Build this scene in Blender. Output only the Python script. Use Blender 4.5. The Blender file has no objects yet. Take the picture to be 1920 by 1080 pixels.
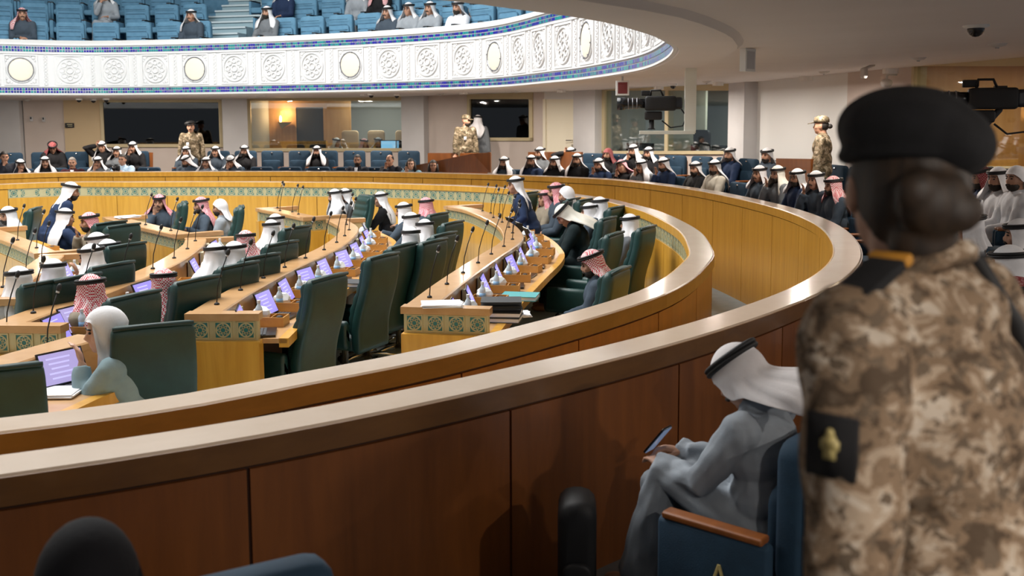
import bpy, math, random
import numpy as np
from mathutils import Vector, Matrix
random.seed(7)
C = bpy.context.scene.collection
scene = bpy.context.scene
# ------------------------------------------------------------------ camera
FPX, PITCH, ROLL, YAW, CY, CZ, HC = 1850.0, .1053, -.00392, .47989, 415.85, 2.45, 12.5
def _basis():
    cy, sy, cp, sp = math.cos(YAW), math.sin(YAW), math.cos(PITCH), math.sin(PITCH)
    fw = np.array([sy*cp, cy*cp, -sp]); rt = np.array([cy, -sy, 0.0]); up = np.cross(rt, fw)
    cr, sr = math.cos(ROLL), math.sin(ROLL)
    return fw, cr*rt+sr*up, cr*up-sr*rt
FW, RT, UP = _basis()
cam = bpy.data.cameras.new('camera'); camo = bpy.data.objects.new('camera', cam); C.objects.link(camo)
cam.sensor_width = 36; cam.lens = FPX/1920*36; cam.shift_y = -(540-CY)/1920
camo.matrix_world = Matrix([(RT[0], UP[0], -FW[0], 0), (RT[1], UP[1], -FW[1], 0), (RT[2], UP[2], -FW[2], CZ), (0, 0, 0, 1)])
cam.dof.use_dof = True; cam.dof.focus_distance = 8.0; cam.dof.aperture_fstop = 3.6
cam.clip_start = .05
scene.camera = camo
# ------------------------------------------------------------------ light and exposure
w = bpy.data.worlds.new('world'); scene.world = w; w.use_nodes = True
w.node_tree.nodes['Background'].inputs[0].default_value = (.80, .88, 1, 1)
w.node_tree.nodes['Background'].inputs[1].default_value = .12
scene.view_settings.view_transform = 'Standard'; scene.view_settings.look = 'None'
scene.view_settings.exposure = 1.0; scene.view_settings.gamma = 1
def area(name, loc, size, power, col=(1, 1, 1), rot=(0, 0, 0), shape='DISK', sy=None):
    l = bpy.data.lights.new(name, 'AREA'); l.shape = shape; l.size = size
    if sy: l.size_y = sy
    l.energy = power; l.color = col
    o = bpy.data.objects.new(name, l); C.objects.link(o); o.location = loc; o.rotation_euler = rot
    return o
area('dome_light', (-.3, 12.3, 8.6), 11.0, 1230, (1, .985, .965))
# ------------------------------------------------------------------ pixel helpers (1920x1080 frame)
def ray(x, y): return FW+(x-960)/FPX*RT-(y-CY)/FPX*UP
def at(x, y, z):                       # pixel + known height -> point
    d = ray(x, y); return d*((z-CZ)/d[2])+np.array([0, 0, CZ])
def atd(x, y, dist):                   # pixel + horizontal distance -> point
    d = ray(x, y); return d*(dist/math.hypot(d[0], d[1]))+np.array([0, 0, CZ])
def polar(th, r): t = math.radians(th); return np.array([r*math.sin(t), HC+r*math.cos(t)])
# ------------------------------------------------------------------ materials
MATS = {}
def mat(name, col, rough=.5, metal=0, coat=0, spec=.5, emit=None, alpha=None, build=None):
    if name in MATS: return MATS[name]
    m = bpy.data.materials.new(name); m.use_nodes = True; MATS[name] = m
    b = m.node_tree.nodes['Principled BSDF']
    b.inputs['Base Color'].default_value = (*col, 1); b.inputs['Roughness'].default_value = rough
    b.inputs['Metallic'].default_value = metal; b.inputs['Coat Weight'].default_value = coat
    b.inputs['Coat Roughness'].default_value = .12
    b.inputs['Specular IOR Level'].default_value = spec
    if emit: b.inputs['Emission Color'].default_value = (*emit[:3], 1); b.inputs['Emission Strength'].default_value = emit[3]
    if build: build(m.node_tree, b)
    return m
def N(t, typ, **kw):
    n = t.nodes.new(typ)
    for k, v in kw.items(): setattr(n, k, v)
    return n
def coords(t, scale=(1, 1, 1), src='Object'):
    tc = N(t, 'ShaderNodeTexCoord'); mp = N(t, 'ShaderNodeMapping'); mp.inputs['Scale'].default_value = scale
    t.links.new(tc.outputs[src], mp.inputs['Vector']); return mp.outputs['Vector']
def ramp(t, fac, stops, interp='LINEAR'):
    r = N(t, 'ShaderNodeValToRGB'); r.color_ramp.interpolation = interp
    e = r.color_ramp.elements
    while len(e) < len(stops): e.new(.5)
    for i, (p, c) in enumerate(stops): e[i].position = p; e[i].color = (*c, 1)
    t.links.new(fac, r.inputs['Fac']); return r.outputs['Color']
def noise(t, vec, scale=5, detail=3, rough=.5, dist=0):
    n = N(t, 'ShaderNodeTexNoise'); t.links.new(vec, n.inputs['Vector'])
    n.inputs['Scale'].default_value = scale; n.inputs['Detail'].default_value = detail
    n.inputs['Roughness'].default_value = rough; n.inputs['Distortion'].default_value = dist
    return n.outputs['Fac']
def bump(t, b, h, strength=.2, dist=.01):
    n = N(t, 'ShaderNodeBump'); n.inputs['Strength'].default_value = strength; n.inputs['Distance'].default_value = dist
    t.links.new(h, n.inputs['Height']); t.links.new(n.outputs['Normal'], b.inputs['Normal'])
def wood(c0, c1, sc=(6, 6, .5)):
    def f(t, b):
        v = coords(t, sc); n = noise(t, v, 2.2, 5, .6, .4)
        t.links.new(ramp(t, n, [(.25, c0), (.75, c1)]), b.inputs['Base Color'])
    return f
def vary(c0, c1, scale=6, bs=0, bscale=60):
    def f(t, b):
        v = coords(t); n = noise(t, v, scale, 4)
        t.links.new(ramp(t, n, [(.3, c0), (.7, c1)]), b.inputs['Base Color'])
        if bs: bump(t, b, noise(t, v, bscale, 2), bs, .004)
    return f
def check(c0, c1, sc):
    def f(t, b):
        v = coords(t); k = N(t, 'ShaderNodeTexChecker'); k.inputs['Scale'].default_value = sc
        k.inputs['Color1'].default_value = (*c0, 1); k.inputs['Color2'].default_value = (*c1, 1)
        t.links.new(v, k.inputs['Vector']); t.links.new(k.outputs['Color'], b.inputs['Base Color'])
    return f
def camo(cols, sc, stretch=(1, 1, 1)):
    def f(t, b):
        v = coords(t, stretch); n = noise(t, v, sc, 4, .62, .5); n2 = noise(t, v, sc*2.3, 3, .6, .3)
        a = ramp(t, n, [(0, cols[0]), (.43, cols[1]), (.53, cols[2]), (.60, cols[3])], 'CONSTANT')
        m = N(t, 'ShaderNodeMix', data_type='RGBA'); 
        k = ramp(t, n2, [(0, (0, 0, 0)), (.57, (1, 1, 1))], 'CONSTANT')
        t.links.new(k, m.inputs['Factor']); t.links.new(a, m.inputs[6]); m.inputs[7].default_value = (*cols[4], 1)
        t.links.new(m.outputs[2], b.inputs['Base Color'])
        bump(t, b, noise(t, v, sc*.8, 3), .5, .02)
    return f
def glassmat(name, tint=(.8, .85, .85), fac=.12):
    if name in MATS: return MATS[name]
    m = bpy.data.materials.new(name); m.use_nodes = True; MATS[name] = m; t = m.node_tree
    t.nodes.remove(t.nodes['Principled BSDF']); out = t.nodes['Material Output']
    tr = N(t, 'ShaderNodeBsdfTransparent'); tr.inputs[0].default_value = (*tint, 1)
    gl = N(t, 'ShaderNodeBsdfGlossy'); gl.inputs['Roughness'].default_value = .02
    mx = N(t, 'ShaderNodeMixShader'); mx.inputs[0].default_value = fac
    t.links.new(tr.outputs[0], mx.inputs[1]); t.links.new(gl.outputs[0], mx.inputs[2]); t.links.new(mx.outputs[0], out.inputs['Surface'])
    return m
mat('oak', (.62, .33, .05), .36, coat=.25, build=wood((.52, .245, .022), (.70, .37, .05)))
mat('oak_cap_sheen', (.58, .38, .22), .3, coat=1.0, build=wood((.60, .45, .32), (.70, .55, .42), (1.5, 1.5, 6)))  # pale varnished cap, lightened further with reflection put into its base colour
mat('oak_desk', (.50, .27, .11), .35, coat=.3, build=wood((.42, .22, .08), (.56, .33, .15), (2, 2, 4)))
mat('redwood_shaded_oak', (.25, .07, .02), .4, coat=.2, build=wood((.165, .050, .010), (.255, .080, .015)))  # red wood of screens and seats; on parapets, oak with shade coloured in
mat('cap_edge', (.30, .13, .03), .35, coat=.3, build=wood((.13, .052, .012), (.19, .08, .018), (2, 2, 6))); mat('groove', (.05, .02, .01), .8)  # cap_edge: outer cap strip, gallery-side shade put into the oak's colour
mat('plaster', (.60, .52, .47), .8, build=vary((.58, .50, .45), (.62, .54, .49), 2))
mat('plaster_tan', (.60, .46, .28), .8)
mat('column_grey', (.58, .57, .57), .75, build=vary((.55, .54, .54), (.60, .59, .59), 2))
mat('ceil', (.74, .69, .65), .7, build=vary((.72, .67, .63), (.76, .71, .67), 1.2))
mat('white', (.74, .74, .72), .6)
mat('relief_white', (.69, .69, .69), .55)
mat('cream', (.82, .76, .60), .5)
mat('frame_tan', (.55, .46, .28), .5)
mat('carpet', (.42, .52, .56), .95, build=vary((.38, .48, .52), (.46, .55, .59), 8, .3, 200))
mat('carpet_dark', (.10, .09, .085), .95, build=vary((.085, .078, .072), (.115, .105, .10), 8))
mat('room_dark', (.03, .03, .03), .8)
mat('room_grey', (.45, .46, .44), .8)
mat('room_warm', (.55, .30, .11), .5, build=wood((.48, .24, .08), (.60, .34, .14)))
mat('teal', (.02, .16, .16), .35, build=vary((.01, .11, .12), (.035, .22, .21), 30))
mat('gold', (.52, .46, .26), .45, metal=.2)
mat('green_leather', (.012, .055, .05), .42, build=vary((.008, .036, .033), (.012, .050, .046), 10, .25, 120))
mat('green_dark', (.008, .03, .028), .5)
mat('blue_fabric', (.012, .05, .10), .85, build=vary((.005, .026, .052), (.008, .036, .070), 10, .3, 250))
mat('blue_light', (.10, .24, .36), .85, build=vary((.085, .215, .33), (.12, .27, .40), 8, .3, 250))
mat('black', (.008, .008, .009), .6)
mat('black_gloss', (.01, .01, .012), .25)
mat('chrome', (.7, .7, .7), .2, metal=1)
mat('grey_plastic', (.45, .45, .46), .5)
mat('steel', (.30, .30, .32), .35, metal=.7)
mat('paper', (.82, .83, .86), .7)
mat('tissue', (.75, .77, .78), .8)
mat('bottle', (.62, .72, .78), .15, spec=.7)
mat('tray', (.55, .27, .06), .4, build=wood((.46, .21, .04), (.60, .30, .07), (3, 3, 3)))
mat('plate', (.45, .42, .30), .6)
mat('folder_teal', (.08, .35, .36), .5)
mat('folder_dark', (.04, .045, .05), .5)
mat('screen_purple', (.05, .04, .1), .3, emit=(.24, .20, .62, .75))
mat('screen_text', (.3, .3, .5), .3, emit=(.50, .46, .85, .5))
mat('screen_lilac', (.1, .1, .15), .3, emit=(.50, .42, .80, .42))
mat('sign_red', (.10, .02, .02), .5, emit=(.3, .03, .03, .06))
mat('lamp_disc', (.62, .58, .48), .5, emit=(1, .93, .75, .12))
mat('lamp_warm', (1, .8, .5), .5, emit=(1, .62, .25, 9))
mat('blue_screen', (.1, .2, .3), .4, emit=(.25, .55, .8, .7))
for k, c in enumerate([(.02, .02, .30), (.02, .25, .27), (.03, .06, .18), (.10, .10, .30), (.03, .17, .22)]): mat('mosaic%d' % k, c, .25)
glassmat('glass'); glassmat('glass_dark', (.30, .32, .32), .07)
# ------------------------------------------------------------------ mesh helpers
class MB:
    def __init__(s): s.v = []; s.f = []; s.m = []
    def add(s, vs, fs, mi=0):
        o = len(s.v); s.v += [tuple(float(a) for a in p) for p in vs]; s.f += [tuple(i+o for i in f) for f in fs]; s.m += [mi]*len(fs); return s
    def box(s, c, size, R=None, mi=0):
        x, y, z = [a/2 for a in size]; P = [(-x, -y, -z), (x, -y, -z), (x, y, -z), (-x, y, -z), (-x, -y, z), (x, -y, z), (x, y, z), (-x, y, z)]
        if R is not None: P = [tuple(R @ Vector(p)) for p in P]
        return s.add([(p[0]+c[0], p[1]+c[1], p[2]+c[2]) for p in P], [(3, 2, 1, 0), (4, 5, 6, 7), (0, 1, 5, 4), (1, 2, 6, 5), (2, 3, 7, 6), (3, 0, 4, 7)], mi)
    def grid(s, rows, cu=False, cv=False, mi=0, caps=False):
        n, m = len(rows), len(rows[0]); vs = [p for r in rows for p in r]; fs = []
        for i in range(n if cu else n-1):
            for j in range(m if cv else m-1):
                a, b = i, (i+1) % n; c, d = j, (j+1) % m
                fs.append((a*m+c, a*m+d, b*m+d, b*m+c))
        if caps: fs += [tuple(range(m))[::-1], tuple((n-1)*m+j for j in range(m))]
        return s.add(vs, fs, mi)
    def rbox(s, c, size, r=.03, R=None, mi=0, seg=3, puff=0):     # box rounded round its local y axis edges plus softened faces
        x, y, z = [a/2 for a in size]; r = min(r, x*.98, z*.98); prof = []
        for q, (cx, cz) in enumerate([(x-r, z-r), (-x+r, z-r), (-x+r, -z+r), (x-r, -z+r)]):
            for k in range(seg+1):
                a = math.pi/2*(q+k/seg); prof.append((cx+r*math.cos(a), cz+r*math.sin(a)))
        e = min(r*.6, y*.45); rows = []
        for yy, ins in [(-y-puff, .5), (-y, e), (-y+e*.3, e*.3), (-y+e, 0), (y-e, 0), (y-e*.3, e*.3), (y, e), (y+puff, .5)]:
            row = []
            for px, pz in prof:
                if ins == .5: row.append((px*.5, yy, pz*.5))
                else: row.append((px-math.copysign(min(ins, abs(px)), px), yy, pz-math.copysign(min(ins, abs(pz)), pz)))
            rows.append(row)
        if R is not None: rows = [[tuple(R @ Vector(p)) for p in row] for row in rows]
        return s.grid([[(p[0]+c[0], p[1]+c[1], p[2]+c[2]) for p in row] for row in rows][::-1], cv=True, mi=mi, caps=True)
    def tube(s, pts, rad, n=8, mi=0, flat=None):
        pts = [Vector(p) for p in pts]; rows = []; k = len(pts)
        if not hasattr(rad, '__len__'): rad = [rad]*k
        prev = None
        for i, p in enumerate(pts):
            t = (pts[min(i+1, k-1)]-pts[max(i-1, 0)]).normalized()
            if prev is None:
                a = Vector((0, 0, 1)) if abs(t.z) < .9 else Vector((1, 0, 0)); u = t.cross(a).normalized()
            else: u = (prev-t*prev.dot(t)).normalized()
            prev = u; v = t.cross(u); r = rad[i]; ra, rb = (r if hasattr(r, '__len__') else (r, r))
            rows.append([tuple(p+u*(ra*math.cos(2*math.pi*j/n))+v*(rb*math.sin(2*math.pi*j/n))) for j in range(n)])
        return s.grid(rows, cv=True, mi=mi, caps=True)
    def ell(s, c, r, n=12, m=8, R=None, mi=0):
        rows = []
        for i in range(m+1):
            a = math.pi*i/m; a = min(max(a, .02), math.pi-.02); row = []
            for j in range(n):
                b = 2*math.pi*j/n; p = Vector((r[0]*math.sin(a)*math.cos(b), r[1]*math.sin(a)*math.sin(b), r[2]*math.cos(a)))
                if R is not None: p = R @ p
                row.append((p.x+c[0], p.y+c[1], p.z+c[2]))
            rows.append(row)
        return s.grid(rows[::-1], cv=True, mi=mi, caps=True)
    def lathe(s, prof, c=(0, 0, 0), n=14, mi=0):
        rows = [[(c[0]+r*math.cos(2*math.pi*j/n), c[1]+r*math.sin(2*math.pi*j/n), c[2]+z) for j in range(n)] for r, z in prof]
        return s.grid(rows, cv=True, mi=mi, caps=True)
    def torus(s, c, R, r, n=20, k=6, M=None, mi=0, sy=1):
        rows = []
        for i in range(n):
            a = 2*math.pi*i/n; row = []
            for j in range(k):
                b = 2*math.pi*j/k; p = Vector(((R+r*math.cos(b))*math.cos(a), (R+r*math.cos(b))*math.sin(a)*sy, r*math.sin(b)))
                if M is not None: p = M @ p
                row.append((p.x+c[0], p.y+c[1], p.z+c[2]))
            rows.append(row)
        return s.grid(rows, cu=True, cv=True, mi=mi)
    def mesh(s, name):
        me = bpy.data.meshes.new(name); me.from_pydata(s.v, [], s.f); me.polygons.foreach_set('material_index', s.m); return me
    def obj(s, name, mats, parent=None, smooth=False, fix=True):
        return mkobj(name, s.mesh(name), mats, parent, smooth)
def mkobj(name, me, mats, parent=None, smooth=False):
    if not isinstance(mats, (list, tuple)): mats = [mats]
    if not len(me.materials):
        for m in mats: me.materials.append(MATS[m] if isinstance(m, str) else m)
    if smooth: me.polygons.foreach_set('use_smooth', [True]*len(me.polygons))
    o = bpy.data.objects.new(name, me); C.objects.link(o)
    if parent: o.parent = parent
    return o
def tag(o, label=None, cat=None, group=None, kind=None):
    if label: o['label'] = label
    if cat: o['category'] = cat
    if group: o['group'] = group
    if kind: o['kind'] = kind
    return o
def empty(name, loc=(0, 0, 0), rz=0, label=None, cat=None, group=None):
    o = bpy.data.objects.new(name, None); C.objects.link(o); o.location = loc; o.rotation_euler = (0, 0, rz)
    o.empty_display_size = .1
    return tag(o, label, cat, group)
KIDS = {}
def kids(o):
    return [c for c in KIDS.get(o.name, [])]
def dup(o, loc, rz, label=None, group=None, scale=None):
    def cp(a, par):
        b = a.copy(); C.objects.link(b); b.parent = par
        for c in a.children: cp(c, b)
        return b
    r = cp(o, None); r.location = loc; r.rotation_euler = (0, 0, rz)
    if scale: r.scale = (scale,)*3
    return tag(r, label, None, group)
def share(name, src, mats, parent=None, loc=None, R=None):     # another object on the same mesh
    o = bpy.data.objects.new(name, src); C.objects.link(o)
    if parent: o.parent = parent
    if R is not None:
        M = R.to_4x4() if len(R.row) == 3 else R; M = M.copy(); M.translation = loc; o.matrix_local = M
    elif loc is not None: o.location = loc
    return o
def catmull(P, n=8, closed=False):
    P = [np.array(p, float) for p in P]; k = len(P); out = []
    for i in range(k if closed else k-1):
        g = (lambda j: P[j % k]) if closed else (lambda j: P[min(max(j, 0), k-1)])
        a, b, c, d = g(i-1), g(i), g(i+1), g(i+2)
        for t in np.arange(n)/n:
            out.append(.5*((2*b)+(c-a)*t+(2*a-5*b+4*c-d)*t*t+(3*b-a-3*c+d)*t**3))
    if not closed: out.append(P[-1])
    return out
class Path:                                # plan curve with arc length; off>0 is to the right of travel
    def __init__(s, pts, closed=False):
        s.p = np.array([q[:2] for q in pts]); s.closed = closed
        if closed: s.p = np.vstack([s.p, s.p[:1]])
        d = np.hypot(*np.diff(s.p, axis=0).T); s.s = np.concatenate([[0], np.cumsum(d)]); s.L = s.s[-1]
    def pos(s, t): return np.array([np.interp(t, s.s, s.p[:, 0]), np.interp(t, s.s, s.p[:, 1])])
    def tan(s, t, e=.12):
        if s.closed: a, b = s.pos((t-e) % s.L), s.pos((t+e) % s.L)
        else: a, b = s.pos(max(t-e, 0)), s.pos(min(t+e, s.L))
        d = b-a; return d/(np.hypot(*d)+1e-9)
    def nor(s, t): d = s.tan(t); return np.array([d[1], -d[0]])
    def pt(s, t, off, z): p = s.pos(t)+s.nor(t)*off; return (p[0], p[1], z)
    def sweep(s, mb, prof, t0=0, t1=None, step=.25, mi=0, closed_prof=True, caps=True):
        t1 = s.L if t1 is None else t1; n = max(2, int(math.ceil((t1-t0)/step))+1)
        full = s.closed and abs(t1-t0-s.L) < 1e-6
        ts = np.linspace(t0, t1, n)[:-1] if full else np.linspace(t0, t1, n)
        rows = [[s.pt(t, o, z) for o, z in prof] for t in ts]
        mb.grid(rows, cu=full, cv=closed_prof, mi=mi, caps=caps and closed_prof and not full); return mb
    def ang(s, t): d = s.tan(t); return math.atan2(d[1], d[0])
    def near(s, q):
        i = np.hypot(s.p[:, 0]-q[0], s.p[:, 1]-q[1]).argmin(); return s.s[i]
def rect(o0, o1, z0, z1): return [(o0, z0), (o1, z0), (o1, z1), (o0, z1)]
def RZ(a): return Matrix.Rotation(a, 3, 'Z')
def RX(a): return Matrix.Rotation(a, 3, 'X')
def RY(a): return Matrix.Rotation(a, 3, 'Y')
# ================================================================== THE SETTING
ZO, ZI, ZB = 1.365, 1.232, 2.92            # tops of the two parapets, underside edge of the balcony
ZG, ZG2 = .40, .72                         # gallery floor, first and second tier
def closed_polar(tab): return Path(catmull([polar(t, r) for t, r in tab], 10, True), True)
# travel is clockwise seen from above (theta grows), so off>0 points to the hall centre
OT = [(0, 9.75), (18, 9.43), (42, 9.34), (59, 9.48), (74, 9.66), (82, 9.6), (95, 9.22), (110, 8.96), (121, 8.92), (131, 8.92), (142, 8.97), (153, 8.97), (166, 8.95), (180, 8.96), (200, 8.96), (230, 9.0), (270, 9.2), (315, 9.5)]
IT = [(1, 8.55), (18, 8.2), (34, 8.02), (52, 8.12), (71, 8.26), (88, 7.94), (97, 7.76), (106, 7.65), (120, 7.58), (131, 7.65), (138, 7.74), (150, 7.88), (163, 7.93), (171, 7.98), (180, 8.02), (200, 8.05), (230, 8.1), (270, 8.2), (315, 8.5)]
PO, PI_ = closed_polar(OT), closed_polar(IT)
def parapet(name, P, ztop, zin, zout, label, seams, frieze=None, tile=None):
    root = P.sweep(MB(), rect(-.19, -.03, min(zin, zout), ztop-.09)).obj(name, 'groove'); tag(root, label, kind='structure')
    P.sweep(MB(), [(.0, ztop-.1), (.0, ztop-.012), (-.012, ztop), (-.208, ztop), (-.22, ztop-.012), (-.22, ztop-.1)]).obj('cap', 'oak_cap_sheen', root)
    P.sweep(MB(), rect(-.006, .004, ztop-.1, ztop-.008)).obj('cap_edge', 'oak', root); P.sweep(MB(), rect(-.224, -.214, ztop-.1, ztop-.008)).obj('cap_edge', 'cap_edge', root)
    n = int(P.L/seams); w = P.L/n
    zt = ztop-.125 if frieze is None else ztop-.28
    for k in range(n):
        t0, t1 = k*w+.006, (k+1)*w-.006
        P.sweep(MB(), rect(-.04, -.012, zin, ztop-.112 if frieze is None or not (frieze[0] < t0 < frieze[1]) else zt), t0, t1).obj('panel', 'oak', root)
        P.sweep(MB(), rect(-.208, -.17, zout, ztop-.118), t0, t1).obj('panel', 'redwood_shaded_oak', root)  # same oak as inside, darkened in colour for the unlit gallery side
    return root
# tile with an eight-pointed star in a ring: 1 unit square, faces +y (local), y = depth
def star_tile():
    b = MB(); b.box((0, -.02, 0), (1, .04, 1), mi=0)
    for x, z, w, h in [(0, .46, 1, .08), (0, -.46, 1, .08), (.46, 0, .08, .84), (-.46, 0, .08, .84)]: b.box((x, .03, z), (w, .07, h), mi=1)
    b.torus((0, .02, 0), .385, .04, 20, 4, RX(math.pi/2), mi=1)
    pts = [(.36*math.cos(math.pi/4*k), .36*math.sin(math.pi/4*k)) for k in range(8)]
    for k in range(8):
        a, c = pts[k], pts[(k+3) % 8]; m = ((a[0]+c[0])/2, .02, (a[1]+c[1])/2); L = math.hypot(a[0]-c[0], a[1]-c[1])
        b.box(m, (L, .05, .035), R=RY(-math.atan2(c[1]-a[1], c[0]-a[0])), mi=1)
    return b.mesh('star_tile')
TILE = star_tile(); TILE.materials.append(MATS['teal']); TILE.materials.append(MATS['gold'])
def tiles_on(P, parent, t0, t1, off, zc, size, pitch, flip=False, skew=0):
    n = max(1, int((t1-t0)/pitch)); w = (t1-t0)/n
    for k in range(n):
        t = t0+(k+.5)*w; d = P.nor(t)*(-1 if flip else 1); a = math.atan2(d[1], d[0])-math.pi/2
        p = P.pt(t, off, zc); M = RZ(a) @ Matrix.Diagonal((min(size, w*.97)*1.0, size*.35, size))
        share('frieze_tile', TILE, None, parent, p, M)
outer = parapet('wall_outer_parapet', PO, ZO, .0, ZG, 'curved oak parapet with a wide pale cap between the public gallery and the chamber', 1.08)
f0, f1 = PI_.near(polar(2, 8.5)), PI_.near(polar(133, 7.65))
inner = parapet('wall_inner_parapet', PI_, ZI, .0, .0, 'lower curved oak parapet with a tiled frieze round the members seats', 1.0, (f0, f1))
PI_.sweep(MB(), rect(-.05, -.022, ZI-.28, ZI-.1), f0, f1).obj('frieze_band', 'gold', inner)
tiles_on(PI_, inner, f0, f1, -.02, ZI-.19, .158, .19)
# floors
def disc(name, P, off, z, m, label, extra=0):
    pts = [P.pt(t, off, z) for t in np.linspace(0, P.L, 97)[:-1]]
    b = MB(); b.add(pts, [tuple(range(96))[::-1]]); return tag(b.obj(name, m), label, kind='structure')
disc('floor', PO, -.1, 0, 'carpet', 'pale blue carpet of the sunken chamber')
b = MB(); PO.sweep(b, [(-.2, ZG), (-1.45, ZG), (-1.45, ZG2), (-2.35, ZG2), (-2.35, .80), (-7.5, .80)], closed_prof=False)
tag(b.obj('floor_gallery', 'carpet_dark'), 'dark carpeted tiers of the public gallery', kind='structure')
# balcony edge, from its photographed underside edge
bp = [at(x, y, ZB)[:2] for x, y in [(213, 178.6), (560, 174.5), (880, 167), (1040, 155.5), (1120, 147), (1200, 134), (1245, 118), (1268, 97), (1253, 81.7), (1220, 66.7), (1120, 40.7), (960, 18), (827, 1.7)]]
bp = [np.array([.1, 21.6])]+bp+[np.array(q) for q in [(0, 3.25), (-2.6, 3.9), (-5.2, 6.0), (-6.9, 9.2), (-7.4, 13), (-6.6, 17), (-4.2, 20.2), (-2, 21.4)]]
PB = Path(catmull(bp, 10, True), True)
# gallery back wall: (pixel column, scale of the z=3 back-projection, pixel row of the wall top)
WP = [(-160, 190, .78), (0, 190, .78), (187, 189, .80), (415, 187, .85), (463, 185.5, .89), (620, 184, .92), (760, 181.5, .95), (803, 179.5, .98), (877, 177, 1.02), (1000, 172.5, 1.06), (1090, 169.5, 1.08), (1130, 168, 1.08), (1388, 154.5, 1.15), (1421, 151.5, 1.15), (1590, 134, 1.2), (1660, 127, 1.22), (1715, 122, 1.24), (1920, 104, 1.25), (2150, 80, 1.25)]
WPT = [at(x, y, 3.0)*np.array([k, k, 0])+np.array([0, 0, CZ+.55*k]) for x, y, k in WP]
WX = [p[0] for p in WP]
def wall_pt(x):                         # plan point and top of the gallery back wall behind pixel column x
    return np.array([np.interp(x, WX, [p[i] for p in WPT]) for i in range(3)])
def wall_z(x, y): p = wall_pt(x); return float(atd(x, y, math.hypot(p[0], p[1]))[2])
# soffit: lip ring round the opening, then a plane rising to the wall
wl = [wall_pt(x) for x in range(-160, 2151, 30)]
tail = [np.array(q) for q in [(9.2, 2.5, 3.15), (7, -1.5, 3.15), (2, -3.5, 3.1), (-5, -3.5, 3.0), (-12, 0, 2.95), (-15, 8, 2.9), (-15, 17, 2.9), (-9, 25, 2.88)]]
ring = wl+tail; rp = Path([r[:2] for r in ring], True); rz = [r[2] for r in ring]+[ring[0][2]]
n = 160; b = MB(); rows = []
for i in range(n):
    t = PB.L*i/n; q = PB.pos(t); nn = -PB.nor(t)
    # outer point: ray from the opening outward hits the wall ring: pick the ring point with matching angle about the hall centre
    ang = math.atan2(q[0], q[1]-HC); angs = [math.atan2(p[0], p[1]-HC) for p in rp.p]
    j = int(np.argmin([abs((a-ang+math.pi) % (2*math.pi)-math.pi) for a in angs])); o = rp.p[j]; oz = rz[j]+.004
    l0, l1, l2 = q+nn*.02, q+nn*.42, q+nn*.46
    rows.append([(q[0], q[1], ZB+.05), (l0[0], l0[1], ZB), (l1[0], l1[1], ZB), (l2[0], l2[1], ZB+.035)]+[(l2[0]+(o[0]*1.06-l2[0])*f, l2[1]+((o[1]-HC)*1.06+HC-l2[1])*f, ZB+.035+(oz-ZB-.035)*f) for f in (.33, .66, 1.0)])
CEILB = b
tag(b.grid(rows, cu=True).obj('ceiling', 'ceil', smooth=False), 'plain grey plaster soffit under the balcony with a lip round the opening', kind='structure')
from mathutils.bvhtree import BVHTree
CBV = BVHTree.FromPolygons(CEILB.v, CEILB.f)
def ceil_hit(x, y):                     # where the sight line meets the soffit
    h = CBV.ray_cast(Vector((0, 0, CZ)), Vector(ray(x, y)).normalized(), 60); return h[0] if h[0] is not None else None
def ceil_dist(x, y, default):
    h = ceil_hit(x, y); return math.hypot(h.x, h.y) if h is not None else default
# balcony front
HB = .97
fas = PB.sweep(MB(), rect(-.25, .0, ZB+.02, ZB+HB)).obj('wall_balcony', 'relief_white'); tag(fas, 'white curved balcony front with relief panels and blue mosaic bands', kind='structure')
PB.sweep(MB(), [(.03, ZB+HB), (.03, ZB+HB+.03), (-.12, ZB+HB+.11), (-.40, ZB+HB+.11), (-.40, ZB+HB)]).obj('top_ledge', 'white', fas)
for z in (ZB+.01, ZB+.16, ZB+.80): PB.sweep(MB(), rect(-.01, .022, z, z+.02)).obj('moulding', 'relief_white', fas)
tvis0, tvis1 = 0, PB.near(at(1240, 75, ZB)[:2])
for zb in (ZB+.045, ZB+.845):
    b = MB(); t = tvis0; sz = .05
    while t < tvis1:
        for r in range(2):
            z = zb+r*(sz+.004); w = sz-.010
            A, B_ = PB.pt(t, .012, z), PB.pt(t+w, .012, z); D, E_ = PB.pt(t, .0, z), PB.pt(t+w, .0, z)
            up = lambda p: (p[0], p[1], p[2]+w)
            b.add([A, B_, up(B_), up(A), D, E_, up(E_), up(D)], [(0, 1, 2, 3), (3, 2, 6, 7), (0, 4, 5, 1), (1, 5, 6, 2), (0, 3, 7, 4)], random.choice([0, 0, 1, 1, 2, 3, 4]))
        t += sz
    tag(b.obj('mosaic_tiles', ['mosaic%d' % k for k in range(5)], fas), kind='stuff')
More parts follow.
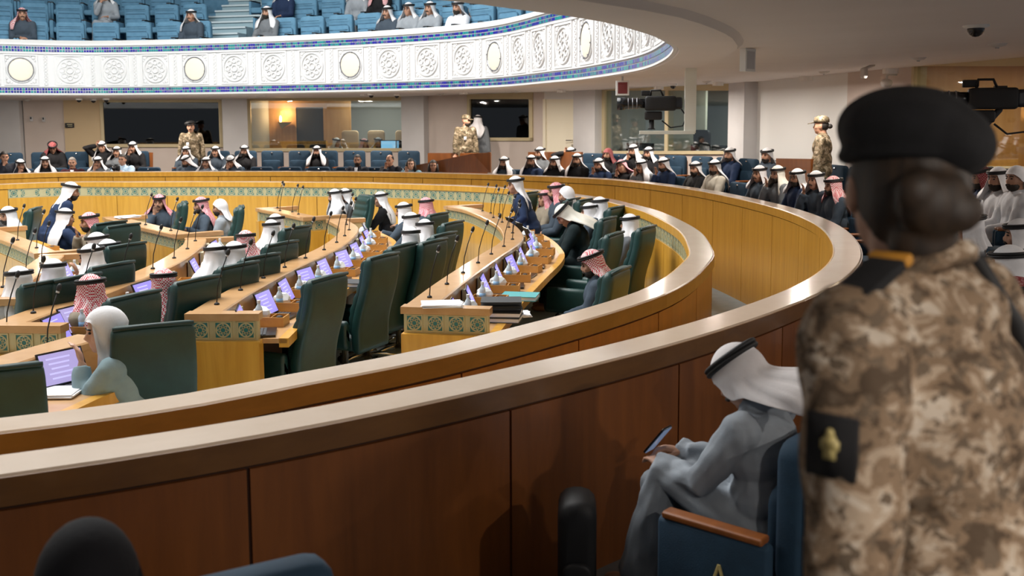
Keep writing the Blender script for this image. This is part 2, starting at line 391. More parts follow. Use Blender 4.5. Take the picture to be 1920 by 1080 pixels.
def relief_panel(disc_):
    b = MB()
    for x, z, w, h in [(0, .475, 1, .05), (0, -.475, 1, .05), (.475, 0, .05, .9), (-.475, 0, .05, .9)]: b.box((x, .01, z), (w, .05, h))
    b.torus((0, .01, 0), .40, .03, 28, 6, RX(math.pi/2))
    for sx in (-1, 1):
        for sz in (-1, 1):
            b.ell((.38*sx, .0, .38*sz), (.06, .03, .06), 8, 4); b.ell((.29*sx, .0, .42*sz), (.04, .025, .03), 6, 4); b.ell((.42*sx, .0, .29*sz), (.03, .025, .04), 6, 4)
    if not disc_:
        b.torus((0, .01, 0), .10, .025, 14, 5, RX(math.pi/2))
        for k in range(8):
            a = math.pi/4*k; b.torus((.245*math.cos(a), .01, .245*math.sin(a)), .075, .022, 12, 5, RX(math.pi/2))
    else:
        b.torus((0, .03, 0), .375, .022, 28, 6, RX(math.pi/2), mi=1)
        b.ell((0, .02, 0), (.365, .05, .365), 24, 8, mi=2)
        for k in range(8):
            a = math.pi/4*k+.2; b.box((.375*math.cos(a), .05, .375*math.sin(a)), (.03, .05, .03), mi=1)
    me = b.mesh('relief'); [me.materials.append(MATS[q]) for q in ('relief_white', 'steel', 'lamp_disc')]
    return me
REL, LMP = relief_panel(False), relief_panel(True)
def pilaster():
    b = MB(); b.box((0, .0, 0), (.13, .03, 1))
    for k in range(9):
        z = -.44+.11*k; b.torus((0, .02, z), .042, .014, 10, 4, RX(math.pi/2))
    me = b.mesh('pilaster'); me.materials.append(MATS['relief_white']); return me
PIL = pilaster()
pw = .875; t = PB.near(at(48, 178, ZB)[:2]); k = 0; s0 = .60
while t < tvis1+.5:
    d = PB.nor(t); R = RZ(math.atan2(d[1], d[0])-math.pi/2) @ Matrix.Diagonal((s0, .5, s0))
    share('lamp_panel' if k % 4 == 0 else 'relief_panel', LMP if k % 4 == 0 else REL, None, fas, PB.pt(t, .005, ZB+.49), R)
    share('pilaster', PIL, None, fas, PB.pt(t-pw/2, .005, ZB+.49), RZ(math.atan2(*PB.nor(t-pw/2)[::-1])-math.pi/2) @ Matrix.Diagonal((s0, .5, s0)))
    t += pw; k += 1
# upper gallery tiers
ZU = ZB+.52
b = MB(); prof = [(-.25, ZU)]
for k in range(5): prof += [(-1.25-.95*k, ZU+.46*k), (-1.25-.95*k, ZU+.46*(k+1))]
prof += [(-7.5, ZU+.46*5)]
PB.sweep(b, prof, step=.5, closed_prof=False)
tag(b.obj('floor_upper_gallery', 'blue_light'), 'carpeted tiers of the upper gallery', kind='structure')
b = MB(); PB.sweep(b, rect(-7.7, -7.5, ZU, 9.0), step=.5); tag(b.obj('wall_upper', 'white'), 'plain upper wall behind the top gallery', kind='structure')
b = MB(); b.add([PB.pt(t, -7.6, 9.0) for t in np.linspace(0, PB.L, 65)[:-1]], [tuple(range(64))]); tag(b.obj('ceiling_dome', 'white'), 'white ceiling over the chamber', kind='structure')
# ---- gallery back wall with windows
wallm = {}
wroot = MB()
def strip(x0, x1, y0, y1, m, thick=.15, fwd=0.0, name=None, parent=None, kind=False, z0=None, z1=None):
    xs = np.linspace(x0, x1, max(2, int((x1-x0)/60)+1)); b = MB(); rows = []
    for x in xs:
        p = wall_pt(x); q = wall_pt(x+4)-wall_pt(x-4); nn = np.array([-q[1], q[0]]); nn /= np.hypot(*nn)   # away from the chamber
        za = z0 if z0 is not None else wall_z(x, y1); zb_ = z1 if z1 is not None else (p[2]+.02 if y0 is None else wall_z(x, y0))
        a = p[:2]-nn*fwd; c = p[:2]+nn*thick
        rows.append([(a[0], a[1], za), (a[0], a[1], zb_), (c[0], c[1], zb_), (c[0], c[1], za)])
    b.grid(rows, cv=True, caps=True)
    return b.obj(name or 'wall_piece', m, parent)
wall = strip(42, 187, None, None, 'plaster', z0=ZG, name='wall_gallery'); tag(wall, 'pinkish plaster wall at the back of the public gallery', kind='structure')
for x0, x1, m in [(-160, 0, 'plaster'), (803, 877, 'plaster'), (1000, 1021, 'plaster'), (1421, 1590, 'white'), (1590, 1715, 'plaster')]:
    strip(x0, x1, None, None, m, z0=ZG, name='wall_section', parent=wall)
strip(118, 187, None, None, 'plaster_tan', z0=ZG, fwd=.03, name='wall_section', parent=wall)
for k, (x0, x1) in enumerate([(0, 40), (415, 463), (762, 803), (1088, 1132), (1389, 1421)]):
    tag(strip(x0, x1, None, None, 'column_grey', z0=ZG, fwd=.25, name='trim_%d' % (k+1)), 'pale grey square column on the gallery wall, number %s from the left' % ['one', 'two', 'three', 'four', 'five'][k], kind='structure')
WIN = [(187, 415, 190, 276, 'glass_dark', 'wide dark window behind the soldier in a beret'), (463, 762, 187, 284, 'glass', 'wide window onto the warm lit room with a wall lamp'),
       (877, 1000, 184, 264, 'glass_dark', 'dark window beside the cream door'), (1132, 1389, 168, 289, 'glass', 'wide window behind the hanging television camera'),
       (1715, 1990, 122, 318, 'glass', 'large window onto the warm lit room at the right edge')]
for k, (x0, x1, y0, y1, g, lab) in enumerate(WIN):
    strip(x0, x1, y1, None, 'plaster', z0=ZG, name='wall_section', parent=wall)
    r = strip(x0, x1, y1-6, y1, 'frame_tan', fwd=.05, name='window_%d' % (k+1)); tag(r, lab, kind='structure')
    strip(x0, x1, None, y0+2, 'frame_tan', fwd=.05, name='window_frame', parent=r)
    strip(x0, x0+6, y0, y1, 'frame_tan', fwd=.05, name='window_frame', parent=r); strip(x1-6, x1, y0, y1, 'frame_tan', fwd=.05, name='window_frame', parent=r)
    if k == 3: strip(1258, 1264, y0, y1, 'frame_tan', fwd=.02, name='mullion', parent=r)
    strip(x0+5, x1-5, y0, y1-5, g, thick=.012, name='pane', parent=r)
# rooms behind the windows
def back_room(x0, x1, depth, m, label, zc=3.2, fl='carpet_dark'):
    a, c = wall_pt(x0)[:2], wall_pt(x1)[:2]; q = c-a; nn = np.array([-q[1], q[0]])/np.hypot(*q)
    a2, c2 = a+nn*depth, c+nn*depth; a, c = a+nn*.16, c+nn*.16
    b = MB(); P = [a, a2, c2, c]
    b.add([(p[0], p[1], ZG) for p in P]+[(p[0], p[1], zc) for p in P], [(0, 1, 5, 4), (1, 2, 6, 5), (2, 3, 7, 6), (4, 5, 6, 7)], 0); b.add([(p[0], p[1], ZG2) for p in P], [(0, 1, 2, 3)], 1)
    tag(b.obj('wall_room', [m, fl]), label, kind='structure'); return a, c, nn
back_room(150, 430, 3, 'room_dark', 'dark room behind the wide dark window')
ra = back_room(455, 765, 3.4, 'room_grey', 'lit office behind the second window')
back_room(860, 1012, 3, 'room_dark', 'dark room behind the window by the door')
rb = back_room(1125, 1400, 3.2, 'room_grey', 'grey control room behind the hanging camera')
rc = back_room(1700, 2140, 3.0, 'room_warm', 'warm wood lined room at the right edge')
def room_pt(R, u, v, z): a, c, nn = R; p = a+(c-a)*u+nn*v; return (p[0], p[1], z)
def room_rot(R): a, c, nn = R; d = c-a; return math.atan2(d[1], d[0])
def lamp(name, loc, power, col, size=.6): return area(name, loc, size, power, col)
lamp('office_light', room_pt(ra, .7, 1.6, 3.15), 26, (1, .93, .8)); lamp('control_light', room_pt(rb, .5, 1.6, 3.15), 14, (.95, 1, .95)); lamp('warm_light', room_pt(rc, .4, 1.2, 3.15), 22, (1, .78, .5))
def wood_wall(R, u0, u1, v, z0, z1, m, name, label, th=.06):
    b = MB(); P = [room_pt(R, u0, v, 0), room_pt(R, u1, v, 0), room_pt(R, u1, v+th, 0), room_pt(R, u0, v+th, 0)]
    b.add([(p[0], p[1], z0) for p in P]+[(p[0], p[1], z1) for p in P], [(0, 1, 5, 4), (1, 2, 6, 5), (2, 3, 7, 6), (3, 0, 4, 7), (4, 5, 6, 7), (3, 2, 1, 0)])
    return tag(b.obj(name, m), label, kind='structure')
wood_wall(ra, .0, .18, 2.0, ZG2, 3.15, 'room_warm', 'wall_office_left', 'honey wood wall with the glowing sconce')
wood_wall(ra, .18, .36, 2.02, ZG2, 2.75, 'room_dark', 'door_2', 'dark glazed doorway in the wood wall')
wood_wall(ra, .36, .54, 2.0, ZG2, 3.15, 'room_warm', 'wall_office_mid', 'honey wood wall right of the dark doorway')
wood_wall(ra, .18, .36, 2.0, 2.75, 3.15, 'room_warm', 'trim_6', 'wood panel over the dark doorway')
wood_wall(rb, .0, .30, 1.8, ZG2, 3.1, 'cream', 'wall_control_left', 'cream panelled wall in the control room')
wood_wall(rb, .48, .56, 1.9, ZG2, 3.1, 'room_warm', 'door_3', 'brown door in the control room')
# cream door in its recess
strip(1021, 1090, 184, None, 'plaster', z0=None, name='wall_section', parent=wall) if False else None
d = strip(1024, 1080, 186, None, 'cream', z0=ZG2, thick=.05, name='door_1'); tag(d, 'cream flush door beside the dark window', kind='structure')
strip(1021, 1090, None, 186, 'white', name='wall_section', parent=wall); strip(1080, 1090, 186, None, 'cream', z0=ZG2, fwd=.04, name='door_frame', parent=d); strip(1020, 1025, 186, None, 'cream', z0=ZG2, fwd=.04, name='door_frame', parent=d)
p = wall_pt(1074); hz = wall_z(1074, 263); b = MB(); b.tube([(p[0]-.02, p[1]-.05, hz), (p[0]-.08, p[1]-.07, hz), (p[0]-.16, p[1]+.02, hz)], .013, 6); b.box((p[0]-.01, p[1]-.02, hz-.12), (.04, .03, .06)); b.obj('handle', 'chrome', d)
# low wood screens in the gallery
def screen(pts, th, label):
    b = MB(); P = [np.array(q) for q in pts]; d = P[1]-P[0]; nn = np.array([-d[1], d[0], 0]); nn = nn/np.linalg.norm(nn)*th
    k = len(P); b.add([tuple(q) for q in P]+[tuple(q+nn) for q in P], [tuple(range(k))[::-1], tuple(range(k, 2*k))]+[(i, (i+1) % k, (i+1) % k+k, i+k) for i in range(k)])
    o = b.obj('wall_screen', 'redwood_shaded_oak'); return tag(o, label, kind='structure')
g = lambda x, y, dd: atd(x, y, dd)
a0, a1 = g(720, 322, 21.4), g(920, 324, 20.6)
screen([a0, a1, g(920, 286, 20.6), g(886, 288, 20.75)], .06, 'sloping red wood stair screen in the far gallery')
screen([g(802, 330, 22.3), g(912, 330, 21.4), g(912, 287, 21.4), g(802, 287, 22.3)], .05, 'low red wood screen the soldier in a cap rests on')
screen([g(270, 326, 24.2), g(287, 326, 24.2), g(287, 286, 24.2), g(270, 286, 24.2)], .06, 'short red wood seat end panel')
screen([g(990, 326, 20.9), g(1090, 330, 19.9), g(1090, 285, 19.9), g(990, 285, 20.9)], .05, 'low red wood screen below the cream door')
screen([g(1455, 345, 15.6), g(1520, 352, 14.6), g(1520, 298, 14.6), g(1455, 297, 15.6)], .05, 'low red wood screen beside the soldier with the hair bun')
mat('ceil_white', (.6, .58, .55), .6); mat('cream_steel', (.72, .72, .64), .45); mat('upper_step', (.30, .42, .47), .9); mat('nosing', (.55, .63, .66), .8)
# ================================================================== FURNITURE
ORD = ['first', 'second', 'third', 'fourth', 'fifth', 'sixth', 'seventh', 'eighth', 'ninth', 'tenth', 'eleventh', 'twelfth', 'thirteenth', 'fourteenth', 'fifteenth', 'sixteenth', 'seventeenth', 'eighteenth', 'nineteenth', 'twentieth']
def ordw(k): return ORD[k] if k < 20 else 'twenty-'+ORD[k-20] if k < 29 else 'thirt'+('ieth' if k == 29 else 'y-'+ORD[k-30])
HL = 1.05
def ppath(px, z=HL): return Path(catmull([at(x, y, z)[:2] for x, y in px], 10))
def desk(px, label, endw=.56, ntile=4, far_end=True):
    P = ppath(px); root = empty('curved_desk', (0, 0, 0), 0, label, 'desk')
    P.sweep(MB(), rect(.02, .06, .02, .84)).obj('front_core', 'groove', root)
    n = max(1, int(P.L/.72)); w = P.L/n
    for k in range(n): P.sweep(MB(), rect(-.01, .03, .0, .86), k*w+.004, (k+1)*w-.004, .2).obj('front_panel', 'oak', root)
    P.sweep(MB(), rect(.0, .06, .86, 1.0)).obj('frieze_band', 'gold', root)
    tiles_on(P, root, .02, P.L-.02, -.003, .93, .128, .135, flip=True)
    P.sweep(MB(), [(-.03, 1.0), (-.03, HL-.01), (-.02, HL), (.20, HL), (.21, HL-.01), (.21, 1.0)], step=.2).obj('ledge', 'oak_desk', root)
    P.sweep(MB(), rect(.17, .2, .83, 1.0)).obj('riser', 'oak_desk', root)
    P.sweep(MB(), [(.1, .815), (.1, .85), (.66, .85), (.68, .84), (.68, .815)], step=.2).obj('desktop', 'oak_desk', root)
    P.sweep(MB(), rect(.62, .69, .785, .853), step=.2).obj('edge_strip', 'oak', root)
    for t, s in ((0, -1),)+(((P.L, 1),) if far_end else ()):
        d = P.tan(t)*s; nn = P.nor(t); p = P.pos(t); a = math.atan2(nn[1], nn[0])      # end panel: local x along nn, outward = d
        def L(x, y, z): q = p+nn*x+d*y; return (q[0], q[1], z)
        def bx(x0, x1, y0, y1, z0, z1, nm, m):
            b = MB(); b.add([L(x, y, z) for z in (z0, z1) for x, y in ((x0, y0), (x1, y0), (x1, y1), (x0, y1))], [(3, 2, 1, 0), (4, 5, 6, 7), (0, 1, 5, 4), (1, 2, 6, 5), (2, 3, 7, 6), (3, 0, 4, 7)]); return b.obj(nm, m, root)
        bx(-.03, endw+.02, -.02, .10, .0, .85, 'end_panel', 'oak'); bx(-.02, endw, -.02, .05, .85, 1.0, 'frieze_band', 'gold'); bx(-.035, endw+.02, -.03, .09, 1.0, HL+.003, 'ledge', 'oak_desk')
        R = RZ(math.atan2(d[1], d[0])-math.pi/2) @ Matrix.Diagonal((.13, .05, .13))
        for k in range(ntile): share('frieze_tile', TILE, None, root, L(-.02+(endw+.02)*(k+.5)/ntile, .053, .926), R)
    return root, P
DA, PA = desk([(765, 572), (830, 525), (900, 480), (940, 455), (948, 440), (930, 418), (880, 395), (840, 387)], 'outermost curved oak desk whose near end shows four teal star tiles', .62, 4)
DB, PB2 = desk([(362, 585), (430, 545), (520, 500), (600, 465), (635, 440), (640, 425), (618, 412)], 'middle curved oak desk with an oak end panel left of the empty green chairs', .48, 3)
DB0, PB0 = desk([(-200, 737), (-90, 700), (0, 669), (75, 648), (150, 627)], 'desk of the woman in the white headscarf at the lower left', .5, 3, False)
DC, PC = desk([(-12, 606), (75, 575), (145, 552), (230, 520), (300, 490), (345, 460), (352, 448)], 'long curved desk behind the woman in the white headscarf, ending in two tiles', .5, 3)
DD, PD = desk([(-60, 560), (0, 532), (40, 508), (70, 487), (80, 479)], 'innermost curved desk at the left edge below the standing man', .5, 3)
DE, PE = desk([(568, 407), (530, 399), (487, 391)], 'far oak desk with two men talking behind it, left of the green armchair', .62, 4)
DF, PF = desk([(330, 439), (265, 424), (200, 408)], 'far oak desk with three seated men in grey behind it', .55, 4)
DG, PG = desk([(67, 474), (30, 457), (-40, 430)], 'far oak desk at the left with the man in navy gesturing', .55, 4)
# ---- green chair
def green_chair():
    root = empty('green_armchair')
    def slab(z0, z1, n, w, yc, th, mi=0):
        b = MB(); rows = []
        for i in range(n+1):
            f = i/n; z = z0+(z1-z0)*f; W, Y, T = w(f), yc(f), th(f); row = []
            for j in range(20):
                a = 2*math.pi*j/20; ca, sa = math.cos(a), math.sin(a)
                row.append((W*math.copysign(abs(ca)**.22, ca), Y+T*math.copysign(abs(sa)**.38, sa), z))
            rows.append(row)
        return b.grid(rows, cv=True, caps=True)
    e = lambda f: 1-.5*max(0, (f-.93)/.07)**2-.25*max(0, (.07-f)/.07)**2
    slab(.36, 1.20, 22, lambda f: (.238+.012*math.sin(f*3))*(1-.04*f)*(1 if f < .93 else 1-.08*((f-.93)/.07)**2), lambda f: -.28-.06*f-.07*f*f+.022*math.sin(f*math.pi*2), lambda f: .05*e(f)).obj('backrest', 'green_leather', root, True)
    c = slab(.50, 1.17, 40, lambda f: .21, lambda f: -.232-.06*f-.07*f*f+.022*math.sin(f*math.pi*2), lambda f: .05*(.55+.45*abs(math.sin(f*math.pi*7))**.4)*e(f)).obj('back_cushion', 'green_leather', root, True)
    b = MB(); b.tube([(-.222, -.445, 1.192), (0, -.448, 1.198), (.222, -.445, 1.192)], .014, 6); b.obj('piping', 'green_dark', root, True)
    MB().rbox((0, .02, .43), (.46, .52, .14), .05).obj('seat', 'green_leather', root, True)
    for s in (-1, 1):
        b = MB(); b.rbox((.268*s, -.0, .52), (.08, .44, .25), .04); b.obj('armrest', 'green_leather', root, True)
    b = MB(); b.lathe([(.03, .06), (.03, .36), (.06, .36)]); b.obj('column', 'chrome', root, True)
    b = MB()
    for k in range(5):
        a = 2*math.pi*k/5+.3; b.tube([(0, 0, .12), (.16*math.cos(a), .16*math.sin(a), .11), (.31*math.cos(a), .31*math.sin(a), .075)], [.03, .022, .016], 6)
    b.obj('star_base', 'chrome', root, True)
    for k in range(5):
        a = 2*math.pi*k/5+.3; MB().ell((.31*math.cos(a), .31*math.sin(a), .032), (.032, .032, .032), 8, 6).obj('caster', 'black', root, True)
    return root
GC = green_chair(); gc_used = [False]; ROWS = {'A': PA, 'B': PB2, 'B0': PB0, 'C': PC, 'D': PD, 'E': PE, 'F': PF, 'G': PG}
CHP = []
def face(P, q):                         # angle (local +y) looking from q at the desk row
    t = P.near(q[:2]); n = -P.nor(t); return math.atan2(n[1], n[0])-math.pi/2
def r_in(q): return float(np.interp((math.degrees(math.atan2(q[0], q[1]-HC))-1) % 360, [t-1 for t, r in IT]+[360], [r for t, r in IT]+[IT[0][1]]))
def chair_at(row, x, y, label, turn=0, z=1.24, group='green members chairs'):
    while True:
        q = at(x, y, z)
        if math.hypot(q[0], q[1]-HC) < r_in(q)-.14 or z > 1.6: break
        z += .02
    a = math.radians({'lady': 1, 'B0': 2}.get(row, 37)+random.uniform(-3, 3)) if row in ('A', 'B', 'C', 'D', 'B0') else face(ROWS[row], q)+turn
    loc = (q[0]-math.sin(a)*.39, q[1]+math.cos(a)*.39, 0)      # pixel marks the top of the back, .38 behind the base
    if not gc_used[0]: o = GC; o.location = loc; o.rotation_euler = (0, 0, a); tag(o, label, 'chair', group); gc_used[0] = True
    else: o = dup(GC, loc, a, label, group)
    o.scale = (1.03,)*3
    CHP.append((loc, a)); return o
GR = 'empty green leather chair, '
for row, x, y, lab, tn in [
    ('B0', -18, 684, GR+'cut off by the left edge', -.25), ('B0', 285, 604, 'large green leather chair of the woman in the white headscarf', -.15),
    ('B', 606, 516, GR+'nearest at the middle desk', 0), ('B', 711, 476, GR+'second at the middle desk', 0), ('B', 748, 457, GR+'third at the middle desk', 0), ('B', 806, 449, 'green chair behind the man in white at the middle desk', 0), ('B', 826, 436, 'green chair right behind the cluster of white headscarves', 0), ('B', 843, 415, 'green chair standing tall right of the middle desk cluster', 0), ('B', 816, 399, 'green chair of the man in the pink headscarf at the middle desk far end', 0),
    ('C', 243, 549, 'green chair back between the two red checked headscarves', 0), ('C', 362, 520, 'green chair right of the long red checked headscarf', 0), ('C', 440, 493, 'green chair behind the man in white at the long desk', 0), ('C', 482, 477, 'narrow green chair left of the wide chair back at the long desk', 0), ('C', 522, 453, 'wide green chair back in front of two white headscarves', 0), ('C', 550, 424, 'green chair at the far end of the long desk', 0),
    ('D', 84, 524, 'green chair behind the large white headscarf at the left edge', 0), ('D', 135, 516, 'green chair in front of the low white headscarf at the left', 0), ('D', 203, 493, 'green chair left of the pair of white headscarves', 0), ('D', 231, 456, 'green chair right of the pair of white headscarves', 0), ('D', 226, 420, 'green chair just right of the pink headscarf at the left', 0), ('D', 202, 415, 'green chair hidden behind the khaki robe at the left', 0),
    ('G', 60, 389, 'green chair facing us behind the far left desk', -.5), ('F', 447, 386, 'green chair facing us beside the white turban', -.4), ('F', 341, 378, 'green chair facing us between two grey robes', -.3), ('E', 683, 366, 'green chair facing left behind the bearded man in grey', 0),
    ('A', 990, 357, 'green chair of the man in navy turned left', 0), ('A', 1092, 360, 'green chair farthest along the outermost desk', 0), ('A', 1070, 371, 'green chair beside the pink headscarf at the outermost desk', 0), ('A', 1150, 384, 'green chair right of the far pair of white headscarves', 0), ('A', 1134, 407, 'green chair behind the man with the black ring on white', 0), ('A', 1145, 436, 'green chair behind the man writing in dark green', 0), ('A', 1206, 424, 'tall green chair right of the man in grey and white', 0), ('A', 1150, 503, 'green chair of the man in the red checked headscarf near the parapet', 0)]:
    chair_at(row, x, y, lab, tn)
# ---- blue gallery seats: facing +y
def theatre_seat(name, m, bw=.5, low=False):
    root = empty(name)
    MB().rbox((0, -.24, .72), (bw, .10, .56), .06, R=None).obj('backrest', m, root, True)
    MB().rbox((0, -.17, .62), (bw*.84, .06, .34), .05, puff=.01).obj('back_cushion', m, root, True)
    MB().rbox((0, .05, .42), (bw, .46, .12), .04).obj('seat', m, root, True)
    for s in (-1, 1):
        a = MB().rbox(((bw/2+.03)*s, .02, .40), (.05, .44, .44), .02).obj('arm_panel', m, root, True); MB().rbox(((bw/2+.03)*s, .02, .63), (.055, .40, .03), .01).obj('arm_top', 'redwood_shaded_oak' if m == 'blue_fabric' else 'black', a)
    MB().rbox((0, -.31, .66), (bw*.94, .025, .5), .03).obj('back_board', 'redwood_shaded_oak' if m == 'blue_fabric' else m, root)
    if m == 'blue_fabric': MB().ell((0, -.185, .955), (.022, .012, .016), 8, 5).obj('number_plate', 'chrome', root)
    else:
        for z in (.60, .70, .80, .90): b = MB().box((0, -.133, z), (bw*.78, .006, .008)); b.obj('seam', 'blue_fabric', root)
    return root
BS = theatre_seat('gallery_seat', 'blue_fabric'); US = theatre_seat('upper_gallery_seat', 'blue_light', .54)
tag(BS, None, 'seat'); tag(US, None, 'seat')
TCEN = np.array([0.0, HC])
def out_pt(P, t, off): p = P.pos(t)-P.nor(t)*off; n = P.nor(t); return p, math.atan2(n[1], n[0])-math.pi/2
used = {'b': False, 'u': False}
def place_seat(kind, loc, a, label, group):
    src = BS if kind == 'b' else US
    if not used[kind]: src.location = loc; src.rotation_euler = (0, 0, a); used[kind] = True; return tag(src, label, None, group)
    return dup(src, loc, a, label, group)
def advance(P, t, off, w):
    p0 = out_pt(P, t, off)[0]
    while np.hypot(*(out_pt(P, t, off)[0]-p0)) < w: t += .02
    return t
SEATS = {1: [], 2: []}
tq0, tq1 = 0.0, PO.near(polar(150, 9))
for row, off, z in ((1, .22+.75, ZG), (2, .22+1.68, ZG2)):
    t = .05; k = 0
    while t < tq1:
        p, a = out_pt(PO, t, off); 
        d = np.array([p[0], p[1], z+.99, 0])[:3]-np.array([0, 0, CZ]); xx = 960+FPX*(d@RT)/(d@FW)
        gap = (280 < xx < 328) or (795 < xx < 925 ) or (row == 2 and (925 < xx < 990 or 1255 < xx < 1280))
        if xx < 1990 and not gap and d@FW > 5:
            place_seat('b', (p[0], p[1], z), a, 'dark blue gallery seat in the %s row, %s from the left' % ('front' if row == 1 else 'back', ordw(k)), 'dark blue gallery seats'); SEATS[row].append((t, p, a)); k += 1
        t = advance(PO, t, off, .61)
for row in range(3):
    t = .0; k = 0; off = .25+.55+.95*row
    while t < PB.near(at(1060, 158, ZB)[:2]):
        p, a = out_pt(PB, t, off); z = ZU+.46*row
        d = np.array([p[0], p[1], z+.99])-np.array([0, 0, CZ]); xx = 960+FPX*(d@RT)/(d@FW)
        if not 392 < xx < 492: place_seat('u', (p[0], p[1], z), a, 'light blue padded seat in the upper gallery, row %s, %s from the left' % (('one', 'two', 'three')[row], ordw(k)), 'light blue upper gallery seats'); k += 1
        t = advance(PB, t, off, .64)
# aisle steps in the upper gallery
def upper_steps():
    root = empty('aisle_steps', (0, 0, 0), 0, 'pale blue carpeted aisle steps between upper seat blocks', 'steps')
    t0 = PB.near(at(450, 177, ZB)[:2])
    for k in range(11):
        z = ZU+.153*(k+1)+.17; o0 = -.55-.315*k
        PB.sweep(MB(), rect(o0-.36, o0, z-.3, z), t0-1.6, t0-.5).obj('step', 'upper_step', root); PB.sweep(MB(), rect(o0-.02, o0+.035, z-.03, z+.004), t0-1.6, t0-.5).obj('nosing', 'nosing', root)
upper_steps()
# foreground seats in our own tier row
mat('seat_wood', (.40, .13, .03), .4, build=wood((.34, .10, .02), (.46, .16, .04)))
# ---- desk things
def laptop():
    root = empty('laptop'); MB().box((0, 0, .01), (.28, .20, .014)).obj('keyboard_base', 'black_gloss', root)
    b = MB()
    for r in range(4):
        for k in range(9): b.box((-.108+.027*k, .06-.026*r, .019), (.022, .020, .004))
    b.obj('keys', 'folder_dark', root)
    R = RX(-.42); lid = MB().box((0, .135, .115), (.29, .010, .21), R).obj('screen_shell', 'black_gloss', root)
    MB().box((0, .1292, .1163), (.268, .004, .188), R).obj('display', 'screen_purple', lid)
    b = MB()
    for k in range(5): 
        q = R @ Vector((0, -.0090, .06-.03*k)); b.box((-.02+.0*k, .135+q.y, .115+q.z), (.15-.02*(k % 3), .002, .010), R)
    b.obj('text_lines', 'screen_text', lid); return root
def mic():
    root = empty('gooseneck_microphone'); MB().lathe([(.020, 0), (.020, .010), (.008, .018)]).obj('base', 'black', root, True)
    MB().tube([(0, 0, .015), (.012, 0, .14), (.045, 0, .26), (.085, 0, .37)], .0045, 6).obj('stem', 'black', root, True)
    MB().ell((.094, 0, .395), (.017, .017, .03), 8, 7, RY(.3)).obj('foam_head', 'black', root, True)
    MB().tube([(.083, 0, .364), (.088, 0, .378)], .012, 8).obj('collar', 'grey_plastic', root, True); return root
def tray():
    root = empty('wooden_tray'); b = MB(); b.box((0, 0, .006), (.30, .16, .012)); b.obj('bottom', 'tray', root)
    for x, y, w, h in [(0, .077, .30, .008), (0, -.077, .30, .008), (.146, 0, .008, .15), (-.146, 0, .008, .15), (.05, 0, .006, .15)]: MB().box((x, y, .04), (w, h, .07)).obj('side', 'tray', root)
    MB().rbox((.095, 0, .05), (.05, .05, .05), .015).obj('stapler', 'black', root, True); return root
def bottle():
    root = empty('water_bottle'); MB().lathe([(.026, 0), (.028, .02), (.028, .11), (.024, .13), (.012, .15), (.012, .165)], n=12).obj('body', 'bottle', root, True)
    MB().lathe([(.014, .163), (.014, .185)], n=10).obj('cap', 'white', root); MB().lathe([(.0285, .045), (.0285, .09)], n=12).obj('label', 'blue_screen2', root, True); return root
mat('blue_screen2', (.25, .45, .70), .4)
def tissue():
    b = MB(); rows = []
    rng = random.Random(3)
    for i in range(7):
        a = math.pi*i/6; a = min(max(a, .05), 3.09); rows.append([((.07+.02*rng.random())*math.sin(a)*math.cos(2*math.pi*j/9), (.05+.02*rng.random())*math.sin(a)*math.sin(2*math.pi*j/9), .06-.06*math.cos(a)) for j in range(9)])
    b.grid(rows, cv=True, caps=True); return b.obj('tissue_pack', 'tissue')
def plate():
    root = empty('name_stand'); MB().box((0, 0, .075), (.03, .16, .15)).obj('board', 'plate', root); MB().box((-.018, 0, .075), (.006, .16, .15)).obj('back_plate', 'grey_plastic', root); return root
def papers(k):
    root = empty('paper_stack'); rng = random.Random(k)
    for i in range(4): MB().box((rng.uniform(-.01, .01), rng.uniform(-.01, .01), .004+.006*i), (.21, .297, .005), RZ(rng.uniform(-.25, .25))).obj('sheet', 'paper', root)
    return root
def binder(m, n=1):
    root = empty('binder'); MB().box((0, 0, .02), (.24, .31, .034)).obj('pages', 'paper', root)
    for z in (.003, .037): MB().box((0, 0, z), (.255, .32, .006)).obj('cover', m, root)
    MB().box((.127, 0, .02), (.006, .32, .04)).obj('spine', m, root); return root
LAP, MIC, TRY, BOT, TIS, PLT = laptop(), mic(), tray(), bottle(), tissue(), plate()
for o, c in ((LAP, 'laptop'), (MIC, 'microphone'), (TRY, 'tray'), (BOT, 'bottle'), (TIS, 'tissues'), (PLT, 'name stand')): o['category'] = c
first = set()
def put(src, loc, rz, label, group):
    if src.name not in first: first.add(src.name); src.location = loc; src.rotation_euler = (0, 0, rz); return tag(src, label, None, group)
    return dup(src, loc, rz, label, group)
def dress(P, name, t0, step, n, skip=()):
    for k in range(n):
        t = t0+step*k
        if t > P.L-.1: break
        nn = P.nor(t); a = math.atan2(nn[1], nn[0]); lab = lambda s: '%s, %s from the near end of the %s' % (s, ordw(k), name)
        put(MIC, P.pt(t, .09, HL), a+random.uniform(-.5, .5), lab('black gooseneck microphone'), 'gooseneck microphones on the desks')
        put(PLT, P.pt(t+.12, .225, .851), a+.1, lab('beige upright stand'), 'beige upright stands on the desks')
        put(TRY, P.pt(t+.2, .42, .851), a+random.uniform(-.15, .15), lab('small wooden tray'), 'wooden trays on the desks')
        if k in skip: continue
        put(LAP, P.pt(t-.12, .46, .851), a+math.pi/2+random.uniform(-.2, .2), lab('open laptop with a purple screen'), 'laptops on the desks')
        q = P.pt(t+.18, .36, .865); put(BOT, q, random.random()*6, lab('clear water bottle'), 'water bottles on the desks')
        put(TIS, P.pt(t+.26, .36, 0.87), random.random()*6, lab('crumpled white tissue pack'), 'tissue packs on the desks')
dress(PA, 'outermost desk', .32, .62, 11); dress(PB2, 'middle desk', .28, .62, 10); dress(PC, 'long desk', .35, .70, 7, (3, 5)); dress(PD, 'innermost desk', .5, .7, 3, (1,))
